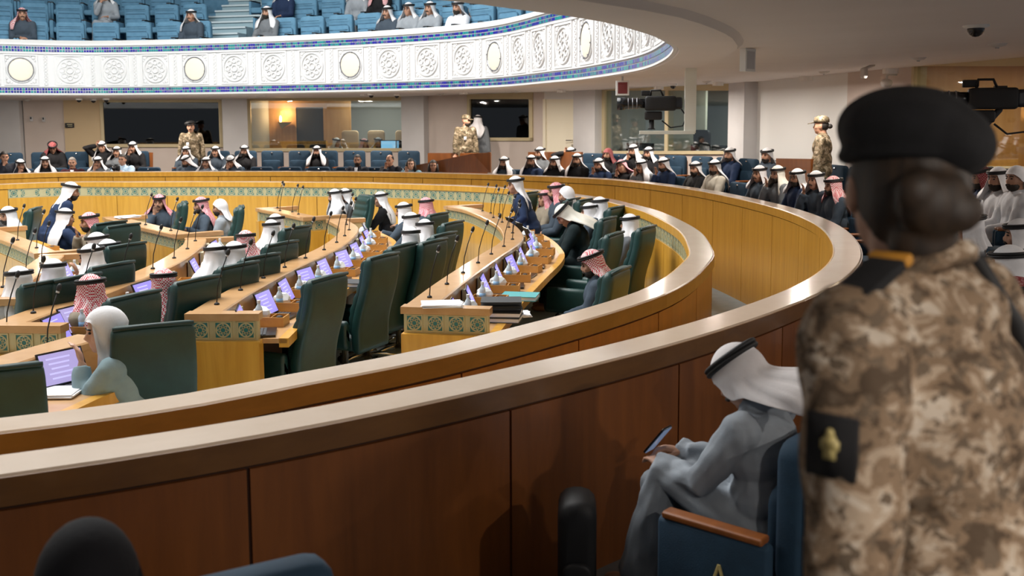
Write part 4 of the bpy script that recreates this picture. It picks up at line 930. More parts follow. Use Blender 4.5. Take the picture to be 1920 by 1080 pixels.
def hijab_mesh():
    b = MB(); rows = []; n = 40
    for i in range(15):
        u = i/14; row = []
        for j in range(n):
            ph = 2*math.pi*j/n; deg = math.degrees(abs((ph+math.pi) % (2*math.pi)-math.pi))
            if u <= .5: a = u*2*(1.45-.36*sstep(70, 35, deg)); p = Vector((.096*math.sin(a)*math.sin(ph), -.012+.122*math.sin(a)*math.cos(ph), .015+.126*math.cos(a)))
            else:
                s = (u-.5)*2; a = 1.45-.36*sstep(70, 35, deg); p = Vector((.096*math.sin(a)*math.sin(ph), -.012+.122*math.sin(a)*math.cos(ph), .015+.126*math.cos(a)))
                L = .20*sstep(50, 72, deg); f = 1+(.55*sstep(.55, 1, s)-.12*math.sin(s*math.pi))*sstep(45, 70, deg); p = Vector((p.x*f*(1+.03*math.sin(8*ph)), p.y*f, p.z-L*s))
            k = 1+.018*sstep(.2, .6, u)*math.sin(7*ph+9*u)*sstep(40, 80, deg); row.append((p.x*k, p.y*k, p.z))
        rows.append(row)
    b.grid(rows, cv=True); b.tube([(0, .0, -.07), (0, -.008, -.13), (0, -.015, -.19)], [(.062, .066), (.066, .070), (.084, .086)], 16)
    m = len(rows)*n; b.add([(x*.96, y*.96, z) for x, y, z in b.v[:m]], [tuple(reversed(f)) for f in b.f[:14*n]]); return simple(b, 'hijab')
def cap_mesh():
    b = MB(); b.lathe([(.0, .145), (.05, .14), (.085, .115), (.095, .075), (.093, .045), (.088, .045)], n=18); b.v = [(x, y*1.16-.006, z) for x, y, z in b.v]
    b.add([(x*.085, .095+y, .05-y*.25) for x, y in [(-1, 0), (-.9, .05), (-.5, .085), (0, .095), (.5, .085), (.9, .05), (1, 0)]]+[(x*.085, .095+y, .042-y*.25) for x, y in [(-1, 0), (-.9, .05), (-.5, .085), (0, .095), (.5, .085), (.9, .05), (1, 0)]], [tuple(range(7)), tuple(range(13, 6, -1))]+[(i, i+7, (i+1) % 7+7, (i+1) % 7) for i in range(7)]); return simple(b, 'cap')
def beret_mesh():
    b = MB(); b.ell((.02, -.01, .095), (.118, .128, .05), 18, 10, RY(.2)); b.torus((0, -.006, .06), .092, .012, 22, 6, RX(-.05), sy=1.14); return simple(b, 'beret')
GEAR = {}
def gear(k):
    if k not in GEAR:
        GEAR[k] = scarf_mesh(k[6:], False) if k.startswith('scarf:') else dict(agal=agal_mesh, beard=beard_mesh, mustache=mustache_mesh, eyes=eyes_mesh, glasses=glasses_mesh, hijab=hijab_mesh, cap=cap_mesh, beret=beret_mesh).get(k, lambda: hair_mesh(k[5:]))()
    return GEAR[k]
POSES = {}
def setmat(o, m):
    s = o.material_slots[0]; s.link = 'OBJECT'; s.material = MATS[m]
def attach(name, me, m, root, H=None, c=None):
    o = bpy.data.objects.new(name, me); C.objects.link(o); o.parent = root
    if H is not None: M = H.to_4x4(); M.translation = c; o.matrix_local = M
    setmat(o, m); return o
def pose_mesh(pose, kind, vox):
    key = (tuple(sorted((k, str(v)) for k, v in pose.items())), kind, vox)
    if key not in POSES:
        b, S = build_body(pose); bm = remesh(b, 'person_body', vox*.85); r, _ = build_robe(pose, kind); POSES[key] = (bm, remesh(r, 'garment', vox, 2, .004), S)
    return POSES[key]
def person(headtop, rz, label, pose, robe='robe_white', scarf=('drape', 'scarf_white'), face=('eyes', 'mustache'), skin='skin', agal=True, hair=None, kind='robe', vox=.016, floor=None, extra=(), group=None, sc=1.0):
    bm, rm, S = pose_mesh(pose, kind, vox)
    hd = S['head']; top = hd+S['Hm'] @ Vector((0, 0, HT)); R = RZ(rz); o = bpy.data.objects.new('person', bm); C.objects.link(o)
    loc = Vector(headtop)-(R @ top)*sc
    if floor is not None: loc.z = floor
    o.location = loc; o.rotation_euler = (0, 0, rz); o.scale = (sc,)*3; setmat(o, skin); tag(o, label, 'person', group)
    attach({'robe': 'robe', 'suit': 'jacket', 'uniform': 'uniform'}[kind], rm, robe, o)
    H, c = S['Hm'], hd
    for f in face: attach(f.split(':')[0], gear(f), dict(beard='beard', mustache='beard', eyes='eye', glasses='black').get(f, 'beard'), o, H, c)
    if scarf: attach('headscarf', gear('scarf:'+scarf[0]), scarf[1], o, H, c)
    if scarf and agal: attach('agal', gear('agal'), 'black', o, H, c)
    if hair: attach(hair[0].split(':')[0], gear(hair[0]), hair[1], o, H, c)
    for nm, b, m, inhead in extra:
        me = simple(b, nm); attach(nm, me, m, o, H if inhead else None, c if inhead else None)
    return o
def viewrz(x, deg):                       # 0 away from the camera, 90 to the left in the picture, 180 towards us
    d = ray(x, 400); a = math.atan2(d[1], d[0])+math.radians(deg); return a-math.pi/2
# ---------------- chamber members: pixel of the head top
W, RD, PK, CR = 'scarf_white', 'scarf_red', 'scarf_pink', 'scarf_cream'
P_ = dict
desk_, lap_, chin_ = P_(arms='desk'), P_(arms='lap'), P_(arms='chin', lean=.12)
CH = [  # x, y, facing, label, pose, robe, scarf, face, agal
 (14, 388, 120, 'bearded man in white robe and headscarf cut by the left edge', lap_, 'robe_white', ('long', W), ('eyes', 'beard'), 1),
 (122, 391, -75, 'man in a navy robe holding out his hand at the far left desk', P_(arms='gesture', lean=.1), 'robe_navy', ('back', W), ('eyes', 'mustache'), 1),
 (166, 399, 95, 'man in a khaki robe and pink headscarf, hand to mouth', P_(arms='chin', lean=.12), 'robe_khaki', ('back', PK), ('eyes', 'beard'), 1),
 (180, 437, 70, 'far one of three white headscarves at the innermost desk', lap_, 'robe_white', ('drape', W), ('eyes', 'mustache'), 1),
 (201, 450, 60, 'right one of three white headscarves at the innermost desk', lap_, 'robe_white', ('drape', W), ('eyes', 'mustache'), 1),
 (169, 459, 75, 'near one of three white headscarves, hand raised to his face', chin_, 'robe_white', ('long', W), ('eyes', 'mustache'), 1),
 (99, 487, 20, 'low white headscarf between green chairs at the left', desk_, 'robe_white', ('drape', W), ('eyes',), 1),
 (34, 501, 30, 'large white headscarf seen from behind at the left edge', desk_, 'robe_white', ('drape', W), ('eyes',), 1),
 (168, 516, 40, 'red checked headscarf over a khaki robe seen from behind', desk_, 'robe_khaki', ('drape', RD), ('eyes',), 1),
 (306, 505, 10, 'long red checked headscarf seen from behind between green chairs', lap_, 'robe_navy', ('back', RD), ('eyes',), 1),
 (298, 365, 165, 'man in slate robe and pink headscarf resting his chin on a fist', chin_, 'robe_slate', ('drape', PK), ('eyes', 'mustache'), 1),
 (376, 370, 95, 'man in slate robe and pink headscarf turned left with open hands', P_(arms='gesture', lean=.12), 'robe_slate', ('back', PK), ('eyes', 'beard'), 1),
 (412, 374, 80, 'bearded man in grey robe with a plain white wrapped headscarf', P_(arms='lap', lean=.08), 'robe_lightgrey', ('turban', W), ('eyes', 'beard'), 0),
 (402, 457, 25, 'man in white seen from behind at the long desk', P_(arms='desk', lean=.15), 'robe_white', ('drape', W), ('eyes',), 1),
 (438, 454, 50, 'white headscarf turned right beside the man in white at the long desk', lap_, 'robe_slate', ('drape', W), ('eyes', 'beard'), 1),
 (460, 433, 20, 'red checked headscarf seen from behind at the long desk', desk_, 'robe_slate', ('drape', RD), ('eyes',), 1),
 (508, 413, 25, 'near one of two white headscarves seen from behind at the long desk end', lap_, 'robe_white', ('drape', W), ('eyes',), 1),
 (516, 402, 40, 'far one of two white headscarves seen from behind at the long desk end', lap_, 'robe_white', ('drape', W), ('eyes',), 1),
 (627, 355, 100, 'man in white behind the bearded man at the far middle desk', lap_, 'robe_white', ('long', W), ('eyes', 'beard'), 1),
 (646, 354, 95, 'bearded man in grey with white headscarf at the far middle desk', P_(arms='clasp', lean=.12), 'robe_grey', ('back', W), ('eyes', 'beard'), 1),
 (713, 360, 85, 'man in a black robe with white headscarf working at the middle desk', P_(arms='desk', lean=.2), 'robe_black', ('back', W), ('eyes', 'mustache'), 1),
 (756, 380, 80, 'farthest white headscarf of the cluster at the middle desk', P_(arms='desk', lean=.1), 'robe_slate', ('drape', W), ('eyes', 'mustache'), 1),
 (770, 399, 60, 'second white headscarf of the cluster at the middle desk', P_(arms='desk', lean=.1), 'robe_slate', ('drape', W), ('eyes',), 1),
 (796, 412, 40, 'third white headscarf of the cluster at the middle desk', lap_, 'robe_white', ('drape', W), ('eyes',), 1),
 (770, 427, 20, 'nearest white headscarf of the cluster, man in white from behind', lap_, 'robe_white', ('back', W), ('eyes',), 1),
 (798, 371, 60, 'pink headscarf at the far end of the middle desk', desk_, 'robe_slate', ('drape', PK), ('eyes',), 1),
 (1022, 357, 110, 'man in khaki robe and pink headscarf leaning back at the outermost desk', P_(arms='lap', lean=-.12), 'robe_khaki', ('drape', PK), ('eyes',), 1),
 (1042, 343, 100, 'dark red headscarf behind the pink one at the outermost desk', lap_, 'robe_slate', ('drape', 'scarf_pink'), ('eyes', 'beard'), 1),
 (1062, 350, 75, 'man with plain white wrapped headscarf facing left at the outermost desk', lap_, 'robe_slate', ('turban', W), ('eyes', 'beard'), 0),
 (1046, 388, 88, 'man in dark green robe and cream headscarf bent over writing', P_(arms='write', lean=.3, pitch=.7), 'robe_green', ('back', CR), ('eyes', 'mustache'), 1),
 (1104, 381, 85, 'white headscarf with thick black ring facing left at the outermost desk', lap_, 'robe_slate', ('drape', W), ('eyes', 'mustache'), 1),
 (1124, 370, 60, 'far white headscarf behind the thick black ring one', lap_, 'robe_slate', ('drape', W), ('eyes', 'mustache'), 1),
 (1180, 402, 75, 'man in grey robe with long white headscarf by the tall green chair', P_(arms='lap'), 'robe_grey', ('long', W), ('eyes', 'mustache'), 1),
 (1104, 470, 88, 'man in slate robe and red checked headscarf nearest the parapet', P_(arms='lap', lean=.06, pitch=.25), 'robe_slate', ('back', RD), ('eyes', 'beard'), 1)]
for x, y, fdeg, lab, pose, robe, sc_, fc_, ag in CH:
    b_, S_ = None, skeleton(pose); top = S_['head']+S_['Hm'] @ Vector((0, 0, HT)); k_ = 1.12 if 'bent over' in lab else 1.0
    while k_ < 1.13:
        q = at(x, y, top.z*k_)
        if math.hypot(q[0], q[1]-HC) < r_in(q)-.3: break
        k_ += .01
    person(at(x, y, top.z*k_), viewrz(x, fdeg), lab, pose, robe, sc_, fc_, 'skin', bool(ag), vox=.015, floor=0, sc=k_)
# standing member in navy
ps = P_(stand=True, arms='lap', lean=.5, yaw=-.2, pitch=.1); S_ = skeleton(ps); top = S_['head']+S_['Hm'] @ Vector((0, 0, HT))
person(at(134, 342, top.z), viewrz(134, -80), 'standing man in navy robe and white headscarf leaning over the far left desk', ps, 'robe_navy', ('back', W), ('eyes', 'beard'), floor=0)
ps = P_(stand=True, arms='rest', lean=.35, yaw=.2); S_ = skeleton(ps); top = S_['head']+S_['Hm'] @ Vector((0, 0, HT))
person(at(966, 331, top.z), viewrz(966, 88), 'man in navy robe and white headscarf half standing at the outermost desk, turned left', ps, 'robe_navy', ('back', W), ('eyes',), floor=0)
# ---------------- gallery visitors
RPC = {}
def row_point(x, y, off, P=PO):             # where the sight line of pixel column x crosses the seat row
    dv = ray(x, y); dv = dv[:2]/np.hypot(*dv[:2]); key = (id(P), round(off, 3))
    if key not in RPC: ts = np.arange(0, P.near(polar(150, 9)), .03); RPC[key] = (ts, np.array([P.pos(t)-P.nor(t)*off for t in ts]))
    ts, A = RPC[key]; c = np.abs(dv[0]*A[:, 1]-dv[1]*A[:, 0])+(A@dv < 3)*99; k = int(c.argmin()); return A[k], ts[k]
def gal(x, y, row, label, pose, robe='robe_black', scarf=('drape', W), face=('eyes', 'mustache'), agal=True, hair=None, kind='robe', turn=0, skin='skin', extra=(), sc=1.0):
    p, t = row_point(x, y, .22+(.80 if row == 1 else 1.72)); n = PO.nor(t); a = math.atan2(n[1], n[0])-math.pi/2+turn
    q = atd(x, y, math.hypot(*p)); S_ = skeleton(pose); top = S_['head']+S_['Hm'] @ Vector((0, 0, HT)); base = ZG if row == 1 else ZG2
    fl = max(base-.16, min(base+.16, q[2]-top.z*sc)); 
    return person(q, a, label, pose, robe, scarf, face, skin, agal, hair, kind, .02, fl, extra, sc=sc)
lap2, chin2, chinl2 = P_(arms='lap'), P_(arms='chin', lean=.1, pitch=.1), P_(arms='chinl', lean=.1, pitch=.1)
B_ = ('eyes', 'beard')
GAL = [(38, 299, 1, 'man in glasses and white headscarf, cheek on hand, far left front row', chin2, 'robe_black', ('drape', W), ('eyes', 'glasses', 'mustache'), 1),
 (84, 294, 1, 'man in black robe and spread white headscarf facing us at the far left', lap2, 'robe_black', ('long', W), ('eyes', 'mustache'), 1),
 (98, 268, 2, 'man in dark red headscarf looking down in the back row', P_(arms='lap', pitch=.5), 'robe_black', ('side', 'scarf_darkred'), ('eyes',), 1),
 (183, 294, 1, 'man in glasses, white headscarf and grey robe with chin on hand', chin2, 'robe_grey', ('drape', W), ('eyes', 'glasses', 'mustache'), 1),
 (190, 265, 2, 'man in black adjusting his white headscarf in the back row', P_(arms='head', pitch=.2), 'robe_black', ('side', W), ('eyes',), 1),
 (219, 281, 2, 'white headscarf directly behind the photographer', lap2, 'robe_grey', ('drape', W), ('eyes', 'mustache'), 1),
 (248, 266, 2, 'man in black with hand at mouth at the end of the back row', chin2, 'robe_black', ('drape', W), ('eyes', 'mustache'), 1),
 (346, 292, 1, 'man with white headscarf turned down to the right by the gap', P_(arms='lap', yaw=-.7, pitch=.3), 'robe_slate', ('side', W), B_, 1),
 (349, 281, 2, 'white headscarf in the back row below the soldier in a beret', lap2, 'robe_slate', ('drape', W), ('eyes',), 1),
 (386, 295, 1, 'man in pale grey robe and white headscarf looking straight at us', lap2, 'robe_lightgrey', ('drape', W), ('eyes', 'mustache'), 1),
 (404, 279, 2, 'white headscarf in the back row beside the grey column', lap2, 'robe_slate', ('drape', W), ('eyes', 'mustache'), 1),
 (431, 293, 1, 'man looking down with hand on mouth beside the grey column', P_(arms='chin', lean=.15, pitch=.4), 'robe_slate', ('drape', W), ('eyes',), 1),
 (458, 273, 2, 'black bearded man in black with white headscarf by the second window', lap2, 'robe_black', ('drape', W), B_, 1),
 (594, 274, 2, 'man in black with lanyard and loose white headscarf below the office window', lap2, 'robe_black', ('long', W), B_, 1),
 (945, 294, 1, 'bearded man in slate robe and spread white headscarf right of the red screen', lap2, 'robe_slate', ('long', W), B_, 1),
 (996, 291, 1, 'bearded man in navy robe and white headscarf below the cream door', P_(arms='lap', yaw=.2), 'robe_navy', ('side', W), B_, 1),
 (1012, 280, 2, 'man in grey robe in the back row left of the cream door', P_(arms='lap', yaw=-.4), 'robe_grey', ('back', W), B_, 1),
 (1040, 293, 1, 'bearded man in black robe with plain white headscarf', lap2, 'robe_black', ('drape', W), B_, 1),
 (1070, 285, 2, 'man scratching his head behind the long white headscarf', P_(arms='head'), 'robe_black', ('drape', W), B_, 1),
 (1082, 288, 1, 'man in black robe with long white headscarf down one side', P_(arms='lap', yaw=.2), 'robe_black', ('side', W), B_, 1),
 (1122, 297, 1, 'man in navy with fingers on mouth in the front row', chin2, 'robe_navy', ('back', W), B_, 1),
 (1140, 283, 2, 'man in dark red headscarf in the back row below the control room', lap2, 'robe_black', ('drape', 'scarf_darkred'), B_, 0),
 (1163, 300, 1, 'man in pink headscarf leaning cheek on hand in the front row', P_(arms='chin', lean=.15, roll=.3), 'robe_black', ('side', PK), ('eyes',), 1),
 (1187, 271, 2, 'man with hand on chin in the back row, tallest white headscarf', chin2, 'robe_black', ('long', W), B_, 1),
 (1202, 299, 1, 'man in grey robe with finger on lips in the front row', chin2, 'robe_grey', ('long', W), ('eyes', 'mustache'), 1),
 (1216, 276, 2, 'bearded man in black in the back row under the hanging camera', lap2, 'robe_black', ('drape', W), B_, 1),
 (1243, 296, 1, 'man in navy with palm on cheek in the front row', chin2, 'robe_navy', ('back', W), B_, 1),
 (1304, 303, 1, 'man in black robe slouching left of the cream robe', P_(arms='clasp', lean=-.1, yaw=.3), 'robe_black', ('back', W), ('eyes', 'beard'), 1),
 (1340, 300, 1, 'man in cream robe and white headscarf facing left', P_(arms='lap', yaw=.3), 'robe_cream', ('back', W), ('eyes', 'beard'), 1),
 (1368, 277, 2, 'bearded man in navy robe in the back row by the fifth column', P_(arms='lap', yaw=.3), 'robe_navy', ('side', W), B_, 1),
 (1438, 278, 2, 'man in slate robe with wrapped white headscarf before the white wall', P_(arms='lap', yaw=.3), 'robe_slate', ('turban', W), B_, 1),
 (1424, 311, 1, 'man in slate robe and white headscarf, left of the front four', P_(arms='lap', yaw=.3), 'robe_slate', ('drape', W), ('eyes', 'mustache'), 1),
 (1458, 311, 1, 'bearded man with hand at mouth and cream headscarf, second of the front four', P_(arms='chin', lean=.1, yaw=.3), 'robe_grey', ('long', CR), B_, 1),
 (1495, 317, 1, 'man in glasses and navy robe, third of the front four', P_(arms='lap', yaw=.3), 'robe_navy', ('drape', W), ('eyes', 'glasses', 'beard'), 1),
 (1530, 321, 1, 'man in slate robe with hand on chin, last of the front four', P_(arms='chin', lean=.1, yaw=.3), 'robe_slate', ('drape', W), ('eyes', 'mustache'), 1),
 (1562, 331, 1, 'man in slate robe with clasped hands just left of the black beret woman', P_(arms='clasp', lean=.15), 'robe_slate', ('drape', RD), B_, 1),
 (1838, 312, 2, 'man in dark red headscarf right of the black beret', chin2, 'robe_navy', ('drape', 'scarf_darkred'), B_, 1),
 (1872, 314, 2, 'white headscarf with black ring right of the black beret', P_(arms='lap', yaw=.4), 'robe_white', ('drape', W), B_, 1),
 (1906, 312, 2, 'man in pale robe with plain white headscarf at the right edge', P_(arms='lap', yaw=.4), 'robe_white', ('turban', W), B_, 0)]
for x, y, row, lab, pose, robe, sc_, fc_, ag in GAL: gal(x, y, row, lab, pose, robe, sc_, fc_, bool(ag))
# visitors without headscarf
def shirt(): b = MB(); b.add([(-.035, .118, 1.0), (.035, .118, 1.0), (.012, .158, .80), (-.012, .158, .80), (-.035, .10, 1.0), (.035, .10, 1.0), (.012, .14, .80), (-.012, .14, .80)], [(0, 3, 2, 1), (4, 5, 6, 7), (0, 1, 5, 4), (1, 2, 6, 5), (2, 3, 7, 6), (3, 0, 4, 7)]); return b
mat('shirt_white', (.75, .76, .8), .8)
gal(8, 284, 1, 'dark haired man in a black suit, hand on face, at the left edge', chin2, 'suit', None, ('eyes',), False, ('hair:short', 'hair'), 'suit')
gal(135, 295, 1, 'grey haired man in maroon jacket and white open collar', lap2, 'maroon', None, ('eyes', 'mustache'), False, ('hair:short', 'beard_grey'), 'suit', extra=[('shirt', shirt(), 'shirt_white', False)])
gal(670, 290, 1, 'dark haired man in suit with white shirt and tie', P_(arms='lap', yaw=.2), 'suit', None, ('eyes', 'beard'), False, ('hair:short', 'hair'), 'suit', extra=[('shirt', shirt(), 'shirt_white', False)], skin='skin')
gal(730, 290, 1, 'bald man in suit covering his mouth with his hand', P_(arms='chin', lean=.1, pitch=.15), 'suit', None, ('eyes',), False, ('hair:bald', 'hair'), 'suit', skin='skin')
gal(770, 297, 1, 'woman with long black hair and blue blouse, hand at mouth', P_(arms='chin', lean=.1, yaw=.4), 'blouse', None, ('eyes',), False, ('hair:long', 'hair'), 'suit', skin='skin_light')
gal(812, 300, 1, 'woman with long dark hair low beside the sloping screen', P_(arms='lap', yaw=.5), 'suit', None, ('eyes',), False, ('hair:long', 'hair'), 'suit')
o = gal(229, 289, 1, 'photographer in light blue shirt and black vest aiming a camera', P_(arms='camera', lean=.1), 'shirt_lightblue', None, ('eyes',), False, ('hair:short', 'hair'), 'suit', skin='skin')
pc = Vector(o.location)+RZ(o.rotation_euler.z) @ Vector((0, .40, .98)); cmr = empty('photo_camera', pc, o.rotation_euler.z, 'black camera held by the photographer in light blue', 'camera'); MB().rbox((0, 0, 0), (.15, .07, .11), .02).obj('body', 'black', cmr, True); MB().tube([(0, .03, 0), (0, .14, 0)], [.04, .045], 12).obj('lens', 'black_gloss', cmr, True); MB().rbox((0, 0, .065), (.06, .06, .035), .01).obj('viewfinder', 'black', cmr)
# soldiers and standing man in the gallery
def badge(): return MB().box((.06, .15, 1.16), (.055, .01, .085))
def stand(x, y, dist, deg, label, robe, hair, hm, face_=('eyes', 'mustache'), kind='uniform', scarf=None, pose=None, extra=(), agal=True, fl=None):
    pose = pose or P_(stand=True, arms='down'); q = atd(x, y, dist); S_ = skeleton(pose); top = S_['head']+S_['Hm'] @ Vector((0, 0, HT))
    return person(q, viewrz(x, deg), label, pose, robe, scarf, face_, 'skin', agal, (hair, hm) if hair else None, kind, .018, q[2]-top.z if fl is None else fl, extra)
stand(357, 228, 23.6, 172, 'soldier in camouflage and black beret standing before the dark window', 'camo', 'beret', 'black', extra=[('badge', badge(), 'paper', False)])
stand(874, 216, 21.9, -160, 'bearded soldier in camouflage cap standing behind the low red screen', 'camo', 'cap', 'camo', ('eyes', 'beard'), pose=P_(stand=True, arms='down', yaw=.6), extra=[('badge', badge(), 'paper', False)])
stand(896, 216, 22.8, -20, 'man in grey robe and white headscarf seen from behind beside the soldier', 'robe_grey', None, None, ('eyes',), 'robe', ('back', W))
def bun(): b = MB(); b.ell((0, -.125, -.01), (.035, .035, .035), 10, 8); b.ell((0, -.03, .0), (.08, .085, .08), 12, 8); return b
stand(1540, 219, 14.8, 80, 'soldier in camouflage cap with a hair bun standing by the white wall', 'camo', 'cap', 'camo', ('eyes',), extra=[('hair', bun(), 'hair', True)])
# visitors in the upper gallery
def upper(x, y, row, label, pose, robe, scarf=('drape', W), face_=('eyes', 'mustache'), hair=None, kind='robe', agal=True):
    p, t = row_point(x, y, .25+.60+.95*(row-1), PB); n = PB.nor(t); a = math.atan2(n[1], n[0])-math.pi/2; q = atd(x, y, math.hypot(*p)); S_ = skeleton(pose); top = S_['head']+S_['Hm'] @ Vector((0, 0, HT)); base = ZU+.46*(row-1)
    fl = max(base-.2, min(base+.25, q[2]-top.z)); return person(q, a, label, pose, robe, scarf, face_, 'skin', agal, hair, kind, .02, fl)
for x, y, r, lab, pose, robe, sc_, fc_ in [(41, 15, 1, 'man in red checked headscarf with clasped hands in the upper gallery', P_(arms='clasp', lean=.2), 'robe_slate', ('side', RD), ('eyes', 'mustache')),
    (196, -20, 2, 'man in light grey robe with hand at mouth in the upper second row', P_(arms='chin', lean=.1), 'robe_lightgrey', ('drape', W), ('eyes',)), (358, 18, 1, 'man in slate robe and white headscarf alone left of the aisle steps', P_(arms='lap', lean=.1), 'robe_slate', ('side', W), ('eyes', 'mustache')),
    (500, 12, 1, 'man in grey robe with badge and white headscarf right of the aisle steps', P_(arms='lap'), 'robe_grey', ('long', W), ('eyes', 'beard')), (530, -25, 2, 'man in bright navy robe behind the badge wearer in the upper gallery', P_(arms='lap'), 'robe_navy', ('drape', W), ('eyes',)),
    (668, -30, 2, 'man in light grey robe leaning in the upper second row', P_(arms='lap', lean=.2), 'robe_lightgrey', ('drape', W), ('eyes',)), (712, -30, 2, 'man in black jacket and red headscarf in the upper second row', P_(arms='lap'), 'robe_black', ('long', RD), ('eyes',)),
    (726, 11, 1, 'man in slate robe, first of four close together in the upper gallery', P_(arms='clasp'), 'robe_slate', ('drape', W), ('eyes', 'mustache')), (766, 5, 1, 'man in light grey robe, second of four close together upstairs', P_(arms='clasp'), 'robe_lightgrey', ('drape', W), ('eyes', 'glasses')),
    (806, 3, 1, 'man in light grey robe, third of four close together upstairs', P_(arms='lap'), 'robe_lightgrey', ('drape', W), ('eyes', 'mustache')), (858, 6, 1, 'man in white robe, last of four close together upstairs', P_(arms='lap'), 'robe_white', ('back', W), ('eyes', 'beard')),
    (905, -20, 2, 'man in dark grey robe at the end of the upper second row', P_(arms='lap'), 'robe_grey', ('drape', W), ('eyes',))]: upper(x, y, r, lab, pose, robe, sc_, fc_)
# people behind the office window
for u, v, lab, robe, sc_, pose in [(.50, 1.0, 'man in white headscarf at the screen behind the second window', 'robe_white', ('drape', W), P_(arms='desk', lean=.1)), (.68, .9, 'man in checked headscarf bent low behind the second window', 'robe_grey', ('drape', RD), P_(arms='desk', lean=.3)), (.76, 1.1, 'man with grey headscarf behind the second window counter', 'robe_black', ('turban', 'robe_lightgrey'), P_(arms='desk', lean=.1))]:
    q = room_pt(ra, u, v, 0); person((q[0], q[1], 1.9), room_rot(ra)-math.pi/2-.6, lab, pose, robe, sc_, ('eyes',), 'skin', True, vox=.02, floor=ZG2-.05)
# the woman in the white headscarf
pw_ = P_(arms='chinl', lean=.22, yaw=.25, pitch=.1); S_ = skeleton(pw_); top = S_['head']+S_['Hm'] @ Vector((0, 0, HT))
person(at(190, 580, top.z*1.05), viewrz(182, 80), 'woman in white headscarf and pale blue jacket, hand at her mouth', pw_, 'jacket_blue', None, ('eyes',), 'skin_light', False, ('hijab', 'scarf_white'), 'suit', .012, 0, sc=1.05)
# ================================================================== FOREGROUND
mat('camo_near', (.3, .25, .18), .85, spec=.2, build=camo([(.095, .065, .042), (.24, .165, .105), (.42, .325, .235), (.54, .46, .37), (.15, .11, .075)], 17, (1, 1, 1.25)))
mat('robe_near', (.26, .29, .325), .8, spec=.3, build=vary((.235, .265, .30), (.28, .31, .345), 10, .2, 160))
mat('scarf_near', (.74, .70, .70), .85, build=vary((.70, .66, .66), (.76, .73, .73), 20, .35, 320)); mat('beret_black', (.006, .006, .008), .9, build=vary((.005, .005, .006), (.009, .009, .011), 30, .4, 400)); mat('hair_brown', (.035, .020, .011), .6, build=wood((.010, .007, .005), (.05, .028, .014), (30, 30, 4)))
mat('gold_mark', (.55, .45, .18), .5); mat('orange_braid', (.55, .25, .03), .6)
def seat_under(loc, rz, label):
    o = dup(BS, loc, rz, label, 'dark blue gallery seats'); return o
# --- man with the phone
pm = P_(arms='phone', lean=.14, pitch=.62, curl=.9, shin=.10, kz=.16, az=.1); b_, S_ = build_body(pm, True); top = S_['head']+S_['Hm'] @ Vector((0, 0, HT))
bm = remesh(b_, 'person_body', .0065, 1); r_, _ = build_robe(pm, 'robe'); rm = remesh(r_, 'robe', .008, 4, .006)
rzm = viewrz(1400, 66); SM = .95; ht = at(1358, 655, ZG+top.z*SM); ml = Vector(ht)-RZ(rzm) @ top*SM; ml.z = ZG
man = bpy.data.objects.new('person', bm); C.objects.link(man); man.location = ml; man.rotation_euler = (0, 0, rzm); man.scale = (SM,)*3; setmat(man, 'skin'); tag(man, 'seated man in grey robe and white headscarf looking down at his phone', 'person')
attach('robe', rm, 'robe_near', man); H, c = S_['Hm'], S_['head']
def scarf_near():
    b = MB(); nph, nd, nl = 80, 10, 22; out = []
    for i in range(1, nd+nl+1):
        row = []
        for j in range(nph):
            ph = 2*math.pi*j/nph; deg = math.degrees(abs((ph+math.pi) % (2*math.pi)-math.pi)); fr = sstep(75, 30, deg); sx, cy = math.sin(ph), math.cos(ph)
            def dome(u): a = u*(math.pi/2-.18*fr); return Vector((.098*math.sin(a)*sx, -.006+.120*math.sin(a)*cy, .015+.125*math.cos(a)))
            if i <= nd: p = dome(i/nd)
            else:
                s = (i-nd)/nl; q = dome(1); L = .015+.075*sstep(35, 80, deg)+.21*sstep(85, 130, deg); dz = L*s
                fl = 1+.75*sstep(.02, .2, dz)*sstep(60, 110, deg); fo = 1+.05*sstep(.01, .1, dz)*math.sin(11*ph+1)+.03*sstep(0, .12, dz)*math.sin(23*ph)
                p = Vector((q.x*fl*fo, q.y*(1+.85*sstep(.02, .22, dz))*fo, q.z-dz*(1-.25*sstep(100, 170, deg))))
                if cy < 0: p.y -= .10*sstep(.03, .26, dz)
            row.append(p)
        out.append(row)
    inn = [[p-Vector((p.x, p.y, 0)).normalized()*.006 for p in r] for r in out]
    b.grid([[(0, -.006, .14)]*nph]+[[tuple(p) for p in r] for r in out]+[[tuple(p) for p in r] for r in inn[::-1]], cv=True); return simple(b, 'headscarf')
attach('headscarf', scarf_near(), 'scarf_near', man, H, c); attach('agal', agal_mesh(True), 'black', man, H, c); attach('eyes', gear('eyes'), 'eye', man, H, c); attach('mustache', gear('mustache'), 'beard', man, H, c)
sd = S_['A'][1][2].lerp(S_['A'][-1][2], .5)+Vector((0, .085, .075)); ph = empty('phone', ml+RZ(rzm) @ sd*SM, 0, 'black smartphone in the hands of the seated man', 'phone'); ph.rotation_euler = (math.radians(38), 0, rzm)
MB().rbox((0, 0, 0), (.074, .009, .15), .010).obj('case', 'black_gloss', ph); MB().box((0, -.006, 0), (.066, .002, .138)).obj('screen', 'phone_screen', ph) if mat('phone_screen', (.05, .06, .08), .15, emit=(.10, .14, .22, .5)) else None
st = seat_under(tuple(ml+RZ(rzm) @ Vector((0, .04, 0))), rzm-.05, 'dark blue seat with red wood back under the man with the phone'); st.scale = (1.22, 1, .93)
b = MB(); X0 = -(.5/2+.03)-.028
for s in (-1, 1): b.tube([(X0, -.02+.03*s, .40), (X0, -.02, .50)], .006, 5)
b.tube([(X0, -.038, .435), (X0, -.002, .435)], .005, 5); b.obj('letter', 'gold_mark', st)
